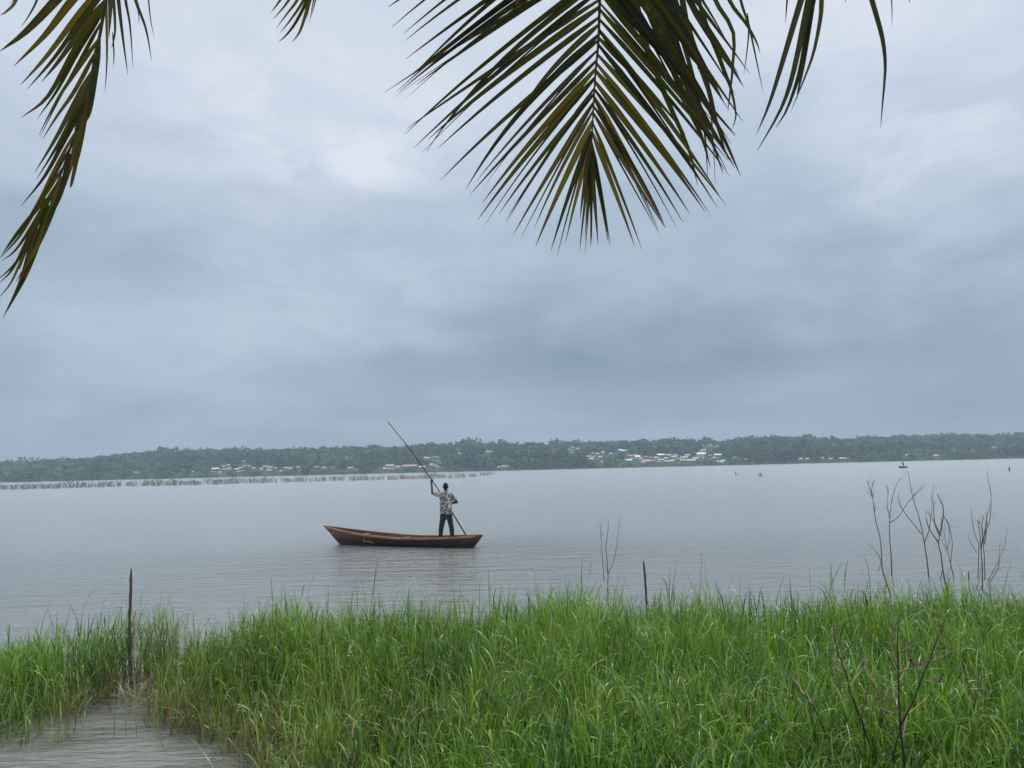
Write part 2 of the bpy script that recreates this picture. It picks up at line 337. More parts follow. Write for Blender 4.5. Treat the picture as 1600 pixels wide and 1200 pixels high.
# photo px x, y of the roof, width in px, roof, wall, own label
V1 = 'in the village behind the left end of the canoe row'
HS = [(337,733.5,12,'w','e','wide bright white-roofed house at the left end of the left shore village'),(344,739,5,'g','c'),(332,738.5,5,'r','e'),(351,734.5,8,'w','e'),(359,733,6,'w','c'),(357,728,5,'w','e'),(349,730,5,'g','e'),
 (381,721.5,4,'w','c','lone bright white roof on the slope above the left shore village'),(370,734,6,'b','c','small bluish roof in the left shore village'),(376,732,6,'p','e'),(382,729,4,'w','e'),(373,738.5,8,'r','e'),(380,737,6,'r','e'),(390,729,5,'w','k'),(397,732.5,6,'w','k'),(414,730,6,'w','e'),
 (408,733,5,'g','c'),(422,731,8,'w','c'),(421,736,9,'p','e','long pink-roofed house on the water front of the left shore village'),(431,732.5,3,'w','k'),(439,737,4,'g','k'),(447,732,6,'w','k'),(454,733,6,'g','k'),(466,731,4,'w','k'),
 (212.5,740,8,'w','k','solitary pale-roofed house low in the trees at the far left of the shore'),(300,738,4,'w','k','tiny pale hut in the trees just left of the left shore village'),
 (495,731,9,'w','k','pale house standing alone in trees right of the left shore village'),(506,731.5,8,'g','c','grey-roofed house beside the pale house right of the left village'),(520,731.5,5,'d','c','beige hut with dark thatch between two pale shore houses'),
 (548,732,9,'w','k','white-roofed house left of the fisherman pole with beige shed in front'),(557,735,8,'d','c','beige low shed at the water in front of a white-roofed house'),
 (592,731,3,'w','c','tiny white hut left of the pinkish shore compound'),(601,733,6,'w','c','small white house at the left end of the pinkish compound'),(609,729,14,'p','c','big pinkish-white roofed building of the compound left of the pole'),(610,734.5,16,'r','e','long red-walled shed along the water below the pinkish building'),(622,730,8,'w','c','white gabled house at the right end of the pinkish compound'),
 (640,729.5,24,'p','e','very long low pink-roofed building on the shore just left of the pole'),(659,730.5,10,'p','e','short pink-roofed building right behind the pole'),
 (667,716,9,'w','c','white-roofed house up on the slope right of the pole'),(680,716,14,'d','k','wide dark-roofed building on the slope right of a white house'),
 (674,727,5,'w','c'),(687,726,5,'w','c'),(681,729,5,'w','k'),(686,731,4,'w','k'),(763,706,7,'w','c','white house high on the wooded slope above the end of the brush row'),(768.5,706.5,3,'w','k','tiny white annex beside the white house high on the slope'),
 (718,709,4,'w','k','small beige-white hut high on the slope left of centre'),(789,729.5,12,'w','c','long white shed at the water right of the brush row end'),(779,731,4,'w','k','tiny white hut beside the long white shed by the water'),
 (866,704.5,5,'w','k','single white roof under the flat-topped skyline tree'),(895,699.5,5,'w','k'),(903,701.5,5,'w','k'),(890,704,4,'g','k'),(893,708,6,'g','k'),(925,709,4,'w','e'),(933,709.5,6,'w','e'),(942,708,4,'b','e'),(920,714,5,'w','e'),(927,715,7,'r','e'),
 (924,718,7,'p','e','pink-walled house at the left end of the big shore village'),(938,715,5,'w','e'),(941,723,4,'w','k'),(954,710,5,'g','k'),(967,704,9,'w','k','long white roof above the big village, left one of a touching pair'),(975.5,704.6,8,'w','k','long white roof above the big village, right one of a touching pair'),
 (979,720,4,'w','k'),(983,720,9,'b','k','bluish-grey roof at the water left of the big village'),(996,714,9,'w','e'),(992,712,7,'r','e'),(985,713,8,'r','e'),(990,717,10,'r','e'),(1001,718,6,'g','e'),(1008,715,8,'r','e'),(1010,722,14,'p','e','wide pink-roofed house at the water front of the big village'),
 (1020,721,8,'r','e'),(1004,724,8,'r','e'),(1025,716,7,'w','e'),(1016,716,6,'r','e'),(1032,711.5,12,'w','c','big bright white roof at the back of the big village'),(1044,712,9,'w','c','white roof right beside the big bright roof in the village back row'),(1033,719.5,10,'w','e'),(1041,717,6,'w','e'),(1030,723,8,'r','e'),
 (1045,722,12,'w','e'),(1051,720,5,'w','e'),(1053,714.5,9,'p','e'),(1056,712,7,'g','e'),(1060,718,8,'r','e'),(1066,716,6,'w','e'),(1074,712,9,'w','e'),(1071,715,8,'w','c'),(1067,720,9,'w','e'),(1080,721,14,'w','e','wide white-roofed red-walled house at the water in the big village'),(1087,717,9,'p','e'),
 (1096,712.2,15,'w','w','largest bright white building in the big village on the far shore'),(1099,704.5,9,'w','k','white roof on the slope directly above the largest white building'),(1094,708,9,'r','e'),(1101,717,7,'g','e'),(1109,713,6,'r','e'),(1121,711.5,12,'w','k','thin long white roof at the right end of the big village'),
 (1130,720.5,7,'w','k'),(1128,723,6,'w','k'),(1122,722,4,'w','k'),(1115,716,6,'g','k'),(1110,696,6,'w','k','white roof high on the ridge above the largest white building'),(1123,694,5,'w','k','topmost white roof on the ridge right of the big village'),(1119,698,4,'g','k'),
 (1165,719,5,'w','k','lone small white hut on the shore right of the big village'),(1148,716,5,'g','k'),(1251,718,5,'w','k','left one of two white huts by the water under dark trees'),(1261,718,5,'w','k','right one of two white huts by the water under dark trees'),(1285,717,4,'w','k','tiny pale hut between the two white huts and the long shed'),
 (1317,717,11,'w','e','long white-roofed red-walled shed left of the distant canoe'),(1298,718,5,'p','e','small pink hut left of the long white-roofed shed'),(1415,712,5,'b','k','pale greenish hut on the bank behind the distant canoe'),(1463,712.8,8,'w','k','long white roof on the green bank right of the distant canoe'),(1553,700,4,'w','k','white hut on the open slope at the far right')]
RM['W'] = flat_mat('bright_metal_roof', (.76, .78, .79), (.88, .88, .88), .45)
WM['w'] = flat_mat('white_wall', (.72, .72, .70), (.8, .8, .78), .8)
houses = []
RN = {'w': 'white', 'g': 'grey', 'r': 'rusty red', 'p': 'faded pink', 'b': 'bluish', 'd': 'dark'}
WN = {'e': 'reddish earth walls', 'c': 'cream walls', 'k': 'grey walls', 'w': 'white walls'}
def zone(x):
    if x < 475: return 'the left shore village'
    if x < 800: return 'the shore right of the pole'
    if x < 912: return 'the slope under the flat-topped tree'
    return 'the big shore village'
for hrow in HS:
    px, py, wpx, rk, wk = hrow[:5]
    q = hit_hill(px, py + 1.6)
    if q is None: q = hit_hill(px, py + 4)
    if q is None: continue
    w = max(3.2, wpx * q.y / F * .96); dpt = random.uniform(4.0, 6.0); hw = 2.6 if wpx < 12 else 3.0; rh = random.uniform(1.5, 2.3) if wpx < 13 else 2.6
    z0 = float(hill_z(q.x, q.y)) - .3; rz = random.uniform(-.28, .28)
    big = px == 1096
    if big: hw = 5.0
    root = empty('house', (q.x, q.y, z0)); root.rotation_euler.z = rz
    lab = hrow[5] if len(hrow) > 5 else 'small %s-roofed house with %s in %s' % (RN[rk], WN[wk], zone(px))
    if px in (1096, 1032, 337, 381, 996, 1121, 967, 975.5): rk = 'W'
    tag(root, lab, 'house', 'houses on the far shore')
    bm = bmesh.new(); box(bm, (0, 0, hw / 2), (w * .94, dpt, hw))
    wo_ = bpy.data.meshes.new('wall'); bm.to_mesh(wo_); bm.free()
    ow = bpy.data.objects.new('wall', wo_); COL.objects.link(ow); wo_.materials.append(WM[wk]); ow.parent = root
    n_o = max(1, int(w / 4.5))
    for k in range(n_o):
        bm = bmesh.new(); box(bm, ((k + .5) / n_o * w * .9 - w * .45, -dpt / 2 - .01, .5 * hw * .8), (.9, .1, hw * .75))
        me = bpy.data.meshes.new('door'); bm.to_mesh(me); bm.free(); me.materials.append(M_open)
        od = bpy.data.objects.new('door', me); COL.objects.link(od); od.parent = root
    bm = bmesh.new(); e = .45
    a = [bm.verts.new(c) for c in ((-w/2-e/2, -dpt/2-e, hw-.05), (w/2+e/2, -dpt/2-e, hw-.05), (w/2+e/2, 0, hw+rh), (-w/2-e/2, 0, hw+rh), (-w/2-e/2, dpt/2+e, hw-.05), (w/2+e/2, dpt/2+e, hw-.05))]
    for fidx in ((0,1,2,3), (3,2,5,4), (0,3,4), (1,5,2), (0,4,5,1)): bm.faces.new([a[i] for i in fidx])
    me = bpy.data.meshes.new('roof'); bm.to_mesh(me); bm.free(); me.materials.append(RM[rk])
    orf = bpy.data.objects.new('roof', me); COL.objects.link(orf); orf.parent = root
    houses.append((px, py, wpx, q.y, q.x))

# ------------------------------------------------------------------ woodland (one mass) and the trees that stand out of it
def clump_quads(centers, sizes, tints):
    """leaf clumps: randomly turned bent quads"""
    n = len(centers)
    a = rng.normal(size=(n, 3)); a /= np.linalg.norm(a, axis=1)[:, None]
    b = rng.normal(size=(n, 3)); b -= a * (a * b).sum(1)[:, None]; b /= np.linalg.norm(b, axis=1)[:, None]
    s = sizes[:, None]; asp = rng.uniform(.55, 1.0, n)[:, None]
    P = np.stack([centers - a*s - b*s*asp*.6, centers + a*s*.8 - b*s*asp, centers + a*s + b*s*asp*.7, centers - a*s*.7 + b*s*asp], 1)
    P += rng.normal(size=P.shape) * (.18 * sizes[:, None, None])
    return P.reshape(-1, 3), np.arange(n * 4).reshape(n, 4), np.repeat(tints, 4)
m, t, p = mat('far_foliage'); M_fol = m
t.set(p.inputs['Base Color'], t.ramp(t.attr('tint'), [(0, (.010, .030, .022)), (.35, (.034, .072, .032)), (.7, (.08, .145, .05)), (1, (.16, .22, .075))]))
p.inputs['Roughness'].default_value = .75; p.inputs['Specular IOR Level'].default_value = .15
M_bark = wood_mat('tree_bark', (.06, .05, .04), (.16, .13, .10), 2)

def crown_points(kind, hgt, wid, n):
    u = rng.normal(size=(n, 3)); u /= np.linalg.norm(u, axis=1)[:, None]
    r = rng.uniform(.35, 1.0, n) ** .6
    P = u * r[:, None]
    if kind == 'round':
        P *= np.array([wid / 2, wid / 2, hgt * .36]); P[:, 2] += hgt * .64
    elif kind == 'tall':
        P *= np.array([wid / 2, wid / 2, hgt * .42]); P[:, 2] += hgt * .56
    elif kind == 'flat':
        P *= np.array([wid / 2, wid / 2, hgt * .12]); P[:, 2] += hgt * .88
    elif kind == 'cone':
        zz = rng.uniform(.2, 1, n); ang = rng.uniform(0, 6.28, n); rr = (1.08 - zz) * wid / 2 * rng.uniform(.3, 1, n)
        P = np.stack([np.cos(ang) * rr, np.sin(ang) * rr, zz * hgt], 1)
    # lobes
    k = 5; lob = rng.normal(size=(k, 3)) * np.array([wid * .33, wid * .33, hgt * .14]); lob[:, 2] += np.mean(P[:, 2])
    if kind in ('round', 'tall'):
        pick = rng.integers(0, k, n); mask = rng.random(n) < .45
        P[mask] = lob[pick[mask]] + rng.normal(size=(mask.sum(), 3)) * np.array([wid * .13, wid * .13, hgt * .09])
    return P
def tint_noise(x, y):
    return np.array([mn.noise(Vector((a * .011, b * .011, 0))) for a, b in zip(x, y)])
hrect = np.array(houses)
CV, CT, CS = [], [], []
nt = 0
cand = []
for _ in range(13500):
    yy = SH + 7 + 570 * random.random() ** 1.25; xx = random.uniform(-1.15, 1.15) * yy
    cand.append((xx, yy))
cand = np.array(cand); tn = tint_noise(cand[:, 0], cand[:, 1]); tn2 = tint_noise(cand[:, 0] * 2.7 + 91, cand[:, 1] * 2.7)
cz = hill_z(cand[:, 0], cand[:, 1])
for (xx, yy), zz, a, b in zip(cand, cz, tn, tn2):
    frac = (yy - SH) / 520
    if b > .33 and .1 < frac < .75 and random.random() < .85: continue        # open fields
    ht = random.choice([random.uniform(6, 10), random.uniform(8, 16)]) * (1 + .35 * b) * (1.35 if frac > .8 and random.random() < .09 else 1); wd = ht * random.uniform(.7, 1.3)
    if frac < .04: ht *= random.uniform(.35, .9)
    bx, by = proj((xx, yy, zz)); tx, ty = proj((xx, yy, zz + ht)); hwp = wd / 2 * F / yy
    dxh = np.abs(hrect[:, 0] - bx); front = yy < hrect[:, 3] + 4
    ov = front & (dxh < hrect[:, 2] / 2 + hwp * .8) & (ty < hrect[:, 1] + 1.8) & (by > hrect[:, 1] - 1.5)
    if ov.any():
        if random.random() < .9: continue
        ht *= .35; wd *= .5
    if (np.hypot(hrect[:, 4] - xx, hrect[:, 3] - yy) < 6).any(): continue
    big = ht > 8
    n = 46 if yy < 1500 else 36
    P = crown_points(random.choice(['round', 'round', 'round', 'tall']), ht, wd, n)
    CV.append(P + np.array([xx, yy, zz])); CS.append(np.full(n, ht * .13) * rng.uniform(.7, 1.3, n))
    base = .42 + .6 * a + .45 * b + random.choice([-.27, -.15, 0, .1, .22])
    if 830 < bx < 920 and by > 712: base -= .28
    if 1175 < bx < 1260 and by > 700: base -= .2
    CT.append(np.clip(base + rng.normal(0, .09, n), 0, 1)); nt += 1
# low bushes and reeds at the water's edge
for xx in np.arange(-1400, 1400, 5.0):
    yy = SH + random.uniform(3, 12); n = 10
    P = rng.normal(size=(n, 3)) * np.array([3.5, 3, .9]); P[:, 2] = np.abs(P[:, 2]) + .3
    px_, _ = proj((xx, yy, 0))
    if (np.abs(hrect[:, 0] - px_) < hrect[:, 2] / 2).any() and random.random() < .6: continue
    CV.append(P + np.array([xx, yy, float(hill_z(xx, yy))])); CS.append(np.full(n, 1.1)); CT.append(np.clip(rng.normal(.62, .15, n), 0, 1))
V_, Q_, T_ = clump_quads(np.concatenate(CV), np.concatenate(CS), np.concatenate(CT))
tag(link('woodland', np_mesh('woodland', V_, Q_, {'tint': T_}), None, (M_fol,)), 'dense green woodland covering the far hillside', 'woodland', kind='stuff')

TREES = [(866, 689.5, 21, 'flat', 26, 'flat-topped umbrella tree standing out on the skyline above a lone white roof'),
 (834, 690, 9, 'tall', 17, 'square dark tree at the left of three on the skyline left of the flat-topped tree'),(844, 691, 5, 'tall', 16, 'thin tree beside the square dark skyline tree'),
 (922, 690, 8, 'round', 14, 'dark skyline tree at the left of four evenly spaced ones above the big village'),(937, 690, 7, 'tall', 16, 'second from left of four evenly spaced skyline trees above the big village'),(949, 690, 6, 'tall', 16, 'narrow upright tree, third of four evenly spaced on the skyline'),(962, 689.5, 9, 'round', 15, 'round tree, rightmost of four evenly spaced on the skyline'),
 (445, 702, 11, 'round', 16, 'round-headed tree bulging from the skyline above the left shore village'),(510, 700, 17, 'round', 18, 'broad dark tree crown on the skyline left of the pole tip'),(484, 702.5, 12, 'tall', 15, 'squarish tree on the skyline left of the broad dark crown'),
 (261, 704.5, 9, 'round', 15, 'leftmost round tree rising over the skyline at the left hill'),(303, 705.5, 10, 'cone', 17, 'pointed tree on the skyline at the left hill'),
 (621, 698.5, 8, 'tall', 15, 'upright tree on the skyline just left of the leaning pole'),(765, 690, 7, 'tall', 18, 'tall ragged tree on the skyline above the hillside white house'),(745, 692, 9, 'round', 15, 'ragged tree on the skyline left of the hillside white house'),
 (1027, 690, 7, 'round', 15, 'small round tree on the skyline behind the big village'),(1107, 687.5, 9, 'round', 16, 'rounded skyline tree above the ridge-top white roofs'),
 (1172, 683, 6, 'cone', 18, 'spiky tall tree on the skyline right of the big village'),(1156, 685.5, 12, 'round', 17, 'broad tree on the skyline left of the spiky tall tree'),(1227, 682, 14, 'round', 17, 'dome-shaped dark tree on the skyline above the dark shore trees'),(1270, 683, 6, 'tall', 16, 'knobby tree on the skyline between the dome and the distant canoe'),
 (1305, 683, 8, 'tall', 15, 'slim tree on the skyline left of the distant canoe'),(1358, 683.5, 7, 'round', 14, 'dark little tree on the skyline left above the distant canoe'),
 (1471, 676.5, 13, 'cone', 22, 'pyramid-shaped tree poking above the skyline right of the distant canoe'),(1492, 681, 7, 'flat', 16, 'small flat-topped tree right of the pyramid-shaped tree'),(1458, 679.5, 7, 'round', 16, 'round tree on the skyline left of the pyramid-shaped tree'),
 (1529, 680, 14, 'tall', 20, 'blocky dark tree on the skyline at the far right')]
for px, ptop, wpx, kind, ht, lab in TREES:
    d = ray(px, ptop); Y = 1690
    for k in range(8):                                     # the depth where a tree of this height tops out there
        q = CAM + d * (Y / d.y)
    zb = float(hill_z(q.x, q.y)); ht = max(9.0, q.z - zb + 1.0)
    root = empty('tree', (q.x, q.y, zb)); tag(root, lab, 'tree', 'trees standing out on the far skyline')
    wd = wpx * Y / F * 1.1; n = 170
    P = crown_points(kind, ht, wd, n); 
    if kind == 'flat': P = np.concatenate([P, crown_points('flat', ht * .9, wd * .6, 40)])
    P[:, 2] += .6
    V_, Q_, T_ = clump_quads(P + np.array([q.x, q.y, zb]), np.full(len(P), 1.05) * rng.uniform(.6, 1.3, len(P)), np.clip(rng.normal(.16, .1, len(P)), 0, 1))
    V_ -= np.array([q.x, q.y, zb])
    o = bpy.data.objects.new('crown', np_mesh('crown', V_, Q_, {'tint': T_})); COL.objects.link(o); o.data.materials.append(M_fol); o.parent = root
    bm = bmesh.new(); tube(bm, [Vector((0, 0, -1)), Vector((.2, 0, ht * .45)), Vector((0, .1, ht * .85))], [.55, .4, .12], 6)
    for k in range(4):
        an = random.uniform(0, 6.28); tube(bm, [Vector((.1, 0, ht * .45)), Vector((math.cos(an) * wd * .3, math.sin(an) * wd * .3, ht * .84))], [.28, .08], 5)
    me = bpy.data.meshes.new('trunk'); bm.to_mesh(me); bm.free(); me.materials.append(M_bark)
    o = bpy.data.objects.new('trunk', me); COL.objects.link(o); o.parent = root

# ------------------------------------------------------------------ row of brush stuck in the lake bed on the left
m, t, p = mat('brush_sticks'); M_brush = m
f = t.noise(t.coord(), 1.6, 4, .6); rnd = t.new('ShaderNodeObjectInfo').outputs['Random']
t.set(p.inputs['Base Color'], t.mix(rnd, t.ramp(f, [(.35, (.075, .042, .028)), (.7, (.24, .14, .095))]), t.ramp(f, [(.35, (.06, .055, .028)), (.7, (.17, .15, .085))])))
p.inputs['Roughness'].default_value = .9
variants = []
for k in range(9):
    bm = bmesh.new()
    for j in range(random.randint(7, 12)):
        x0 = random.gauss(0, .33); y0 = random.gauss(0, .35); ln = random.uniform(.8, 1.75)
        lean = random.gauss(-.15, .5); ly = random.gauss(0, .3)
        a = Vector((x0, y0, -.4)); b = Vector((x0 + lean * ln * .6, y0 + ly * ln * .5, ln * .6)); c = Vector((x0 + lean * ln * 1.1, y0 + ly * ln, ln))
        tube(bm, [a, b, c], [.038, .028, .010], 4)
        for _ in range(3):
            s = b.lerp(c, random.random() * .8); tube(bm, [s, s + Vector((random.gauss(0, .22), random.gauss(0, .2), random.uniform(.05, .45)))], [.022, .008], 3)
    me = bpy.data.meshes.new('brush_bundle'); bm.to_mesh(me); bm.free(); me.materials.append(M_brush); variants.append(me)
BX = [-60, 0, 100, 200, 300, 400, 500, 600, 690, 725, 750, 775]; BY = [767.5, 765.6, 763, 760, 758, 755, 752.5, 750, 747.6, 746.5, 744.3, 741.8]
x = -50.0; nb = 0
while x < 774:
    y = float(np.interp(x, BX, BY)) - random.uniform(0, 1.6)
    if random.random() < .93:
        q = gnd(x, y)
        o = bpy.data.objects.new('brush_bundle', random.choice(variants)); COL.objects.link(o); o.location = (q.x, q.y, 0)
        s = random.uniform(.72, 1.2) * (1.0 if x < 700 else 1.05); o.scale = (s, s, s * random.uniform(.65, 1.2)); o.rotation_euler.z = random.uniform(0, 6.28) if random.random() < .3 else random.gauss(0, .4)
        tag(o, 'bundle of dry branches stuck upright in the long brush row across the left water', 'brush bundle', 'branch bundles of the brush row'); nb += 1
    x += random.uniform(2.6, 4.1) if random.random() < .95 else random.uniform(6, 10)
for px, py, hh, lab in [(600.0, 747, 1.9, 'thin bare stake taller than the brush row near the left of the pole'), (494, 752, 1.6, 'short bare stake poking from the brush row below the pale shore houses')]:
    q = gnd(px, py); bm = bmesh.new(); tube(bm, [Vector((q.x, q.y, -.3)), Vector((q.x + .02, q.y, hh * .5)), Vector((q.x, q.y, hh))], [.06, .05, .03], 5)
    tag(obj_bm('stake', bm, M_brush, center=(q.x, q.y, 0)), lab, 'stake')

# lone stakes and brush out on the water
def sticks_at(name, px, py, spec, lab, cat, r=.06):
    q = gnd(px, py); bm = bmesh.new(); s = q.y / F
    for x0, y0, x1, y1 in spec:
        tube(bm, [Vector((q.x + x0 * s, q.y, -.3 - y0 * s)), Vector((q.x + (x0 * .4 + x1 * .6) * s, q.y + .1, (-y0 * .4 - y1 * .6) * s)), Vector((q.x + x1 * s, q.y, -y1 * s))], [r, r, r * .6], 5)
    return tag(obj_bm(name, bm, M_twig, center=(q.x, q.y, 0)), lab, cat)
sticks_at('stake', 1150.5, 742, [(0, 0, -1.2, -5)], 'dark leaning stake alone in the water below the white hut right of the village', 'stake', .09)
sticks_at('stake', 1154, 742, [(0, 0, .2, -3.4)], 'thin pale stake just right of the dark leaning stake in mid water', 'stake', .05)
sticks_at('brush_clump', 1188, 744.5, [(-2, 0, -1.2, -6), (1.5, 0, .8, -6), (0, 0, 2, -3), (1.6, 0, 1.9, -4)], 'dark hoop-like clump of branches in mid water right of the stakes', 'brush clump', .07)
sticks_at('brush_clump', 1577.5, 735.5, [(0, 0, .2, -6.5), (.6, 0, 1.1, -5), (-.5, 0, -.9, -3)], 'dark clump of branches in the water at the far right edge', 'brush clump', .06)
for k in range(26):                                         # low stumps off the right-hand shore
    px = 1240 + k * 13.6 + random.uniform(-5, 5); hz = 754 - .02375 * px - 2.3
    q = gnd(px, hz + random.uniform(2.6, 4.2)); bm = bmesh.new(); hh = random.uniform(.5, 1.1); wd_ = random.uniform(.35, 1.2)
    tube(bm, [Vector((q.x, q.y, -.3)), Vector((q.x + random.gauss(0, .2), q.y, hh))], [.22, .15], 5)
    tube(bm, [Vector((q.x - wd_, q.y, -.1)), Vector((q.x + wd_, q.y, hh * .5))], [.16, .12], 5)
    tag(obj_bm('stump', bm, M_twig, center=(q.x, q.y, 0)), 'low dark stump in the water along the right-hand far shore', 'stump', 'stumps along the right-hand far shore')

# ------------------------------------------------------------------ canoe
def hull_mats():
    m, t, p = mat('canoe_planks')
    ob = t.coord(); z = t.new('ShaderNodeSeparateXYZ'); t.l.new(ob, z.inputs[0])
    g = t.noise(t.mapping(ob, (.6, 6, 14)), 3.0, 6, .65, .3)
    b = t.noise(ob, 2.2, 5, .6)
    top = t.ramp(g, [(.3, (.052, .015, .009)), (.52, (.125, .038, .020)), (.75, (.23, .095, .053))])
    low = t.ramp(g, [(.3, (.007, .005, .005)), (.7, (.022, .012, .009))])
    wl = t.math('ADD', z.outputs[2], t.math('MULTIPLY', t.math('SUBTRACT', b, .5), .16))
    fm = t.new('ShaderNodeMapRange'); t.set(fm.inputs[0], wl); fm.inputs[1].default_value = .17; fm.inputs[2].default_value = .33
    t.set(p.inputs['Base Color'], t.mix(fm.outputs[0], low, top)); p.inputs['Roughness'].default_value = .6
    t.set(p.inputs['Normal'], t.bump(g, .4, .012))
    return m
M_hull = hull_mats()
M_rail = wood_mat('canoe_rail_wood', (.16, .07, .035), (.42, .24, .13), 5, .6, (.3, 1, 1))
M_in = wood_mat('canoe_inner_planks', (.045, .015, .009), (.15, .055, .033), 4, .7, (.3, 3, 3))
M_mark = flat_mat('mark_paint', (.24, .22, .10), (.36, .33, .16), .7, 8)

def canoe(name, B, S, zmid, beam, lab, mats, detail=True, draught=.07):
    """B, S: bow and stern tips (world)"""
    B, S = Vector(B), Vector(S); ax = Vector((S.x - B.x, S.y - B.y, 0)); Ln = ax.length; ax.normalize(); nr = Vector((ax.y, -ax.x, 0))   # nr: towards the camera side
    root = empty(name, (B.x + ax.x * Ln / 2, B.y + ax.y * Ln / 2, 0)); root.rotation_euler.z = math.atan2(ax.y, ax.x)
    tag(root, lab, 'canoe')
    N = 40
    def st(s):
        g = zmid + (B.z - zmid) * max(0, 1 - s / .62) ** 1.75 + (S.z - zmid) * max(0, (s - .55) / .45) ** 1.9
        k = -draught
        if s < .15: k = -draught + (B.z - .015 + draught) * (1 - s / .15) ** 1.12
        if s > .92: k = -draught + (S.z - .015 + draught) * ((s - .92) / .08) ** 1.25
        w = beam / 2 * (math.sin(min(1, max(0, (s + .0)) / .5) * math.pi / 2) ** .72 if s < .5 else (1 - .62 * ((s - .5) / .5) ** 2.2) * (1 if s < .94 else math.sqrt(max(0, 1 - ((s - .94) / .06) ** 2)) * .999 + .001))
        w = max(w, .012)
        b = w * (.62 if s > .15 else .62 * (s / .15) ** .8 + .03)
        if s > .92: b = w * .62 * (1 - (s - .92) / .08 * .5)
        return g, min(k, g - .01), w, max(b, .008)
    X_ = lambda s: (s - .5) * Ln
    def shell(bm, off, zoff, gap):
        rows = []
        for i in range(N + 1):
            s = i / N; g, k, w, b = st(s); w = max(w - off, .004); b = max(b - off, .003); k = min(k + zoff, g - .005)
            pts = [(-w, g), (-(w * .6 + b * .4), k * .45 + g * .55), (-b, k), (0, k - (.0 if zoff else .01)), (b, k), ((w * .6 + b * .4), k * .45 + g * .55), (w, g)]
            rows.append([bm.verts.new((X_(s), -yy, zz)) for yy, zz in pts])
        return rows
    bm = bmesh.new(); o_ = shell(bm, 0, 0, 0); i_ = shell(bm, .028, .035, 0)
    for i in range(N):
        for j in range(6):
            f1 = bm.faces.new((o_[i][j], o_[i + 1][j], o_[i + 1][j + 1], o_[i][j + 1]))
            f2 = bm.faces.new((i_[i][j + 1], i_[i + 1][j + 1], i_[i + 1][j], i_[i][j])); f2.material_index = 1
        for j in (0, 6):
            bm.faces.new((o_[i][j], i_[i][j], i_[i + 1][j], o_[i + 1][j]) if j == 0 else (i_[i][j], o_[i][j], o_[i + 1][j], i_[i + 1][j]))
    for rr, i in ((0, 0), (N, N)):
        for j in range(6): bm.faces.new((o_[i][j], o_[i][j + 1], i_[i][j + 1], i_[i][j]))
    bmesh.ops.recalc_face_normals(bm, faces=bm.faces)
    me = bpy.data.meshes.new('hull'); bm.to_mesh(me); bm.free(); me.materials.append(mats[0]); me.materials.append(mats[1])
    o = bpy.data.objects.new('hull', me); COL.objects.link(o); o.parent = root
    if detail:
        for sgn in (-1, 1):
            bm = bmesh.new(); rows = []
            for i in range(1, N * 2):
                s = i / (N * 2); g, k, w, b = st(s)
                if s < .02 or s > .985: continue
                rows.append([bm.verts.new((X_(s), sgn * (w + dy), g + dz)) for dy, dz in ((-.032, -.02), (.012, -.045), (.012, .012), (-.032, .012))])
            for a, c in zip(rows, rows[1:]):
                for j in range(4): bm.faces.new((a[j], a[(j + 1) % 4], c[(j + 1) % 4], c[j]))
            bm.faces.new(rows[0]); bm.faces.new(rows[-1][::-1]); bmesh.ops.recalc_face_normals(bm, faces=bm.faces)
            me = bpy.data.meshes.new('gunwale'); bm.to_mesh(me); bm.free(); me.materials.append(M_rail)
            o = bpy.data.objects.new('gunwale', me); COL.objects.link(o); o.parent = root
        for sgn in (-1, 1):
            bm = bmesh.new(); pts = []
            for i in range(3, N * 2 - 3):
                s = i / (N * 2); g, k, w, b = st(s); pts.append(Vector((X_(s), sgn * (w * .6 + b * .4 + .001), k * .45 + g * .55)))
            tube(bm, pts, .007, 4)
            me = bpy.data.meshes.new('plank_seam'); bm.to_mesh(me); bm.free(); me.materials.append(mats[1])
            o = bpy.data.objects.new('plank_seam', me); COL.objects.link(o); o.parent = root
        for s in (.27, .52):
            g, k, w, b = st(s); bm = bmesh.new(); box(bm, (X_(s), 0, g - .07), (.13, 2 * (w - .035), .028))
            me = bpy.data.meshes.new('thwart'); bm.to_mesh(me); bm.free(); me.materials.append(M_rail)
            o = bpy.data.objects.new('thwart', me); COL.objects.link(o); o.parent = root
        for s in (.12, .38, .66, .86):
            g, k, w, b = st(s); bm = bmesh.new(); w2, b2 = w - .034, b - .03
            tube(bm, [Vector((X_(s), -w2, g - .05)), Vector((X_(s), -b2, k + .05)), Vector((X_(s), b2, k + .05)), Vector((X_(s), w2, g - .05))], .02, 5)
            me = bpy.data.meshes.new('rib'); bm.to_mesh(me); bm.free(); me.materials.append(mats[1])
            o = bpy.data.objects.new('rib', me); COL.objects.link(o); o.parent = root
    return root, st, Ln, ax, nr
Bow = at(505.6, 821, 25.8); Stern = at(754.3, 836, 23.2)
BOAT = canoe('canoe', Bow, Stern, .275, .95, 'reddish-brown wooden canoe carrying the standing poler, bow raised to the left', (M_hull, M_in))
root, stf, BL, BAX, BNR = BOAT
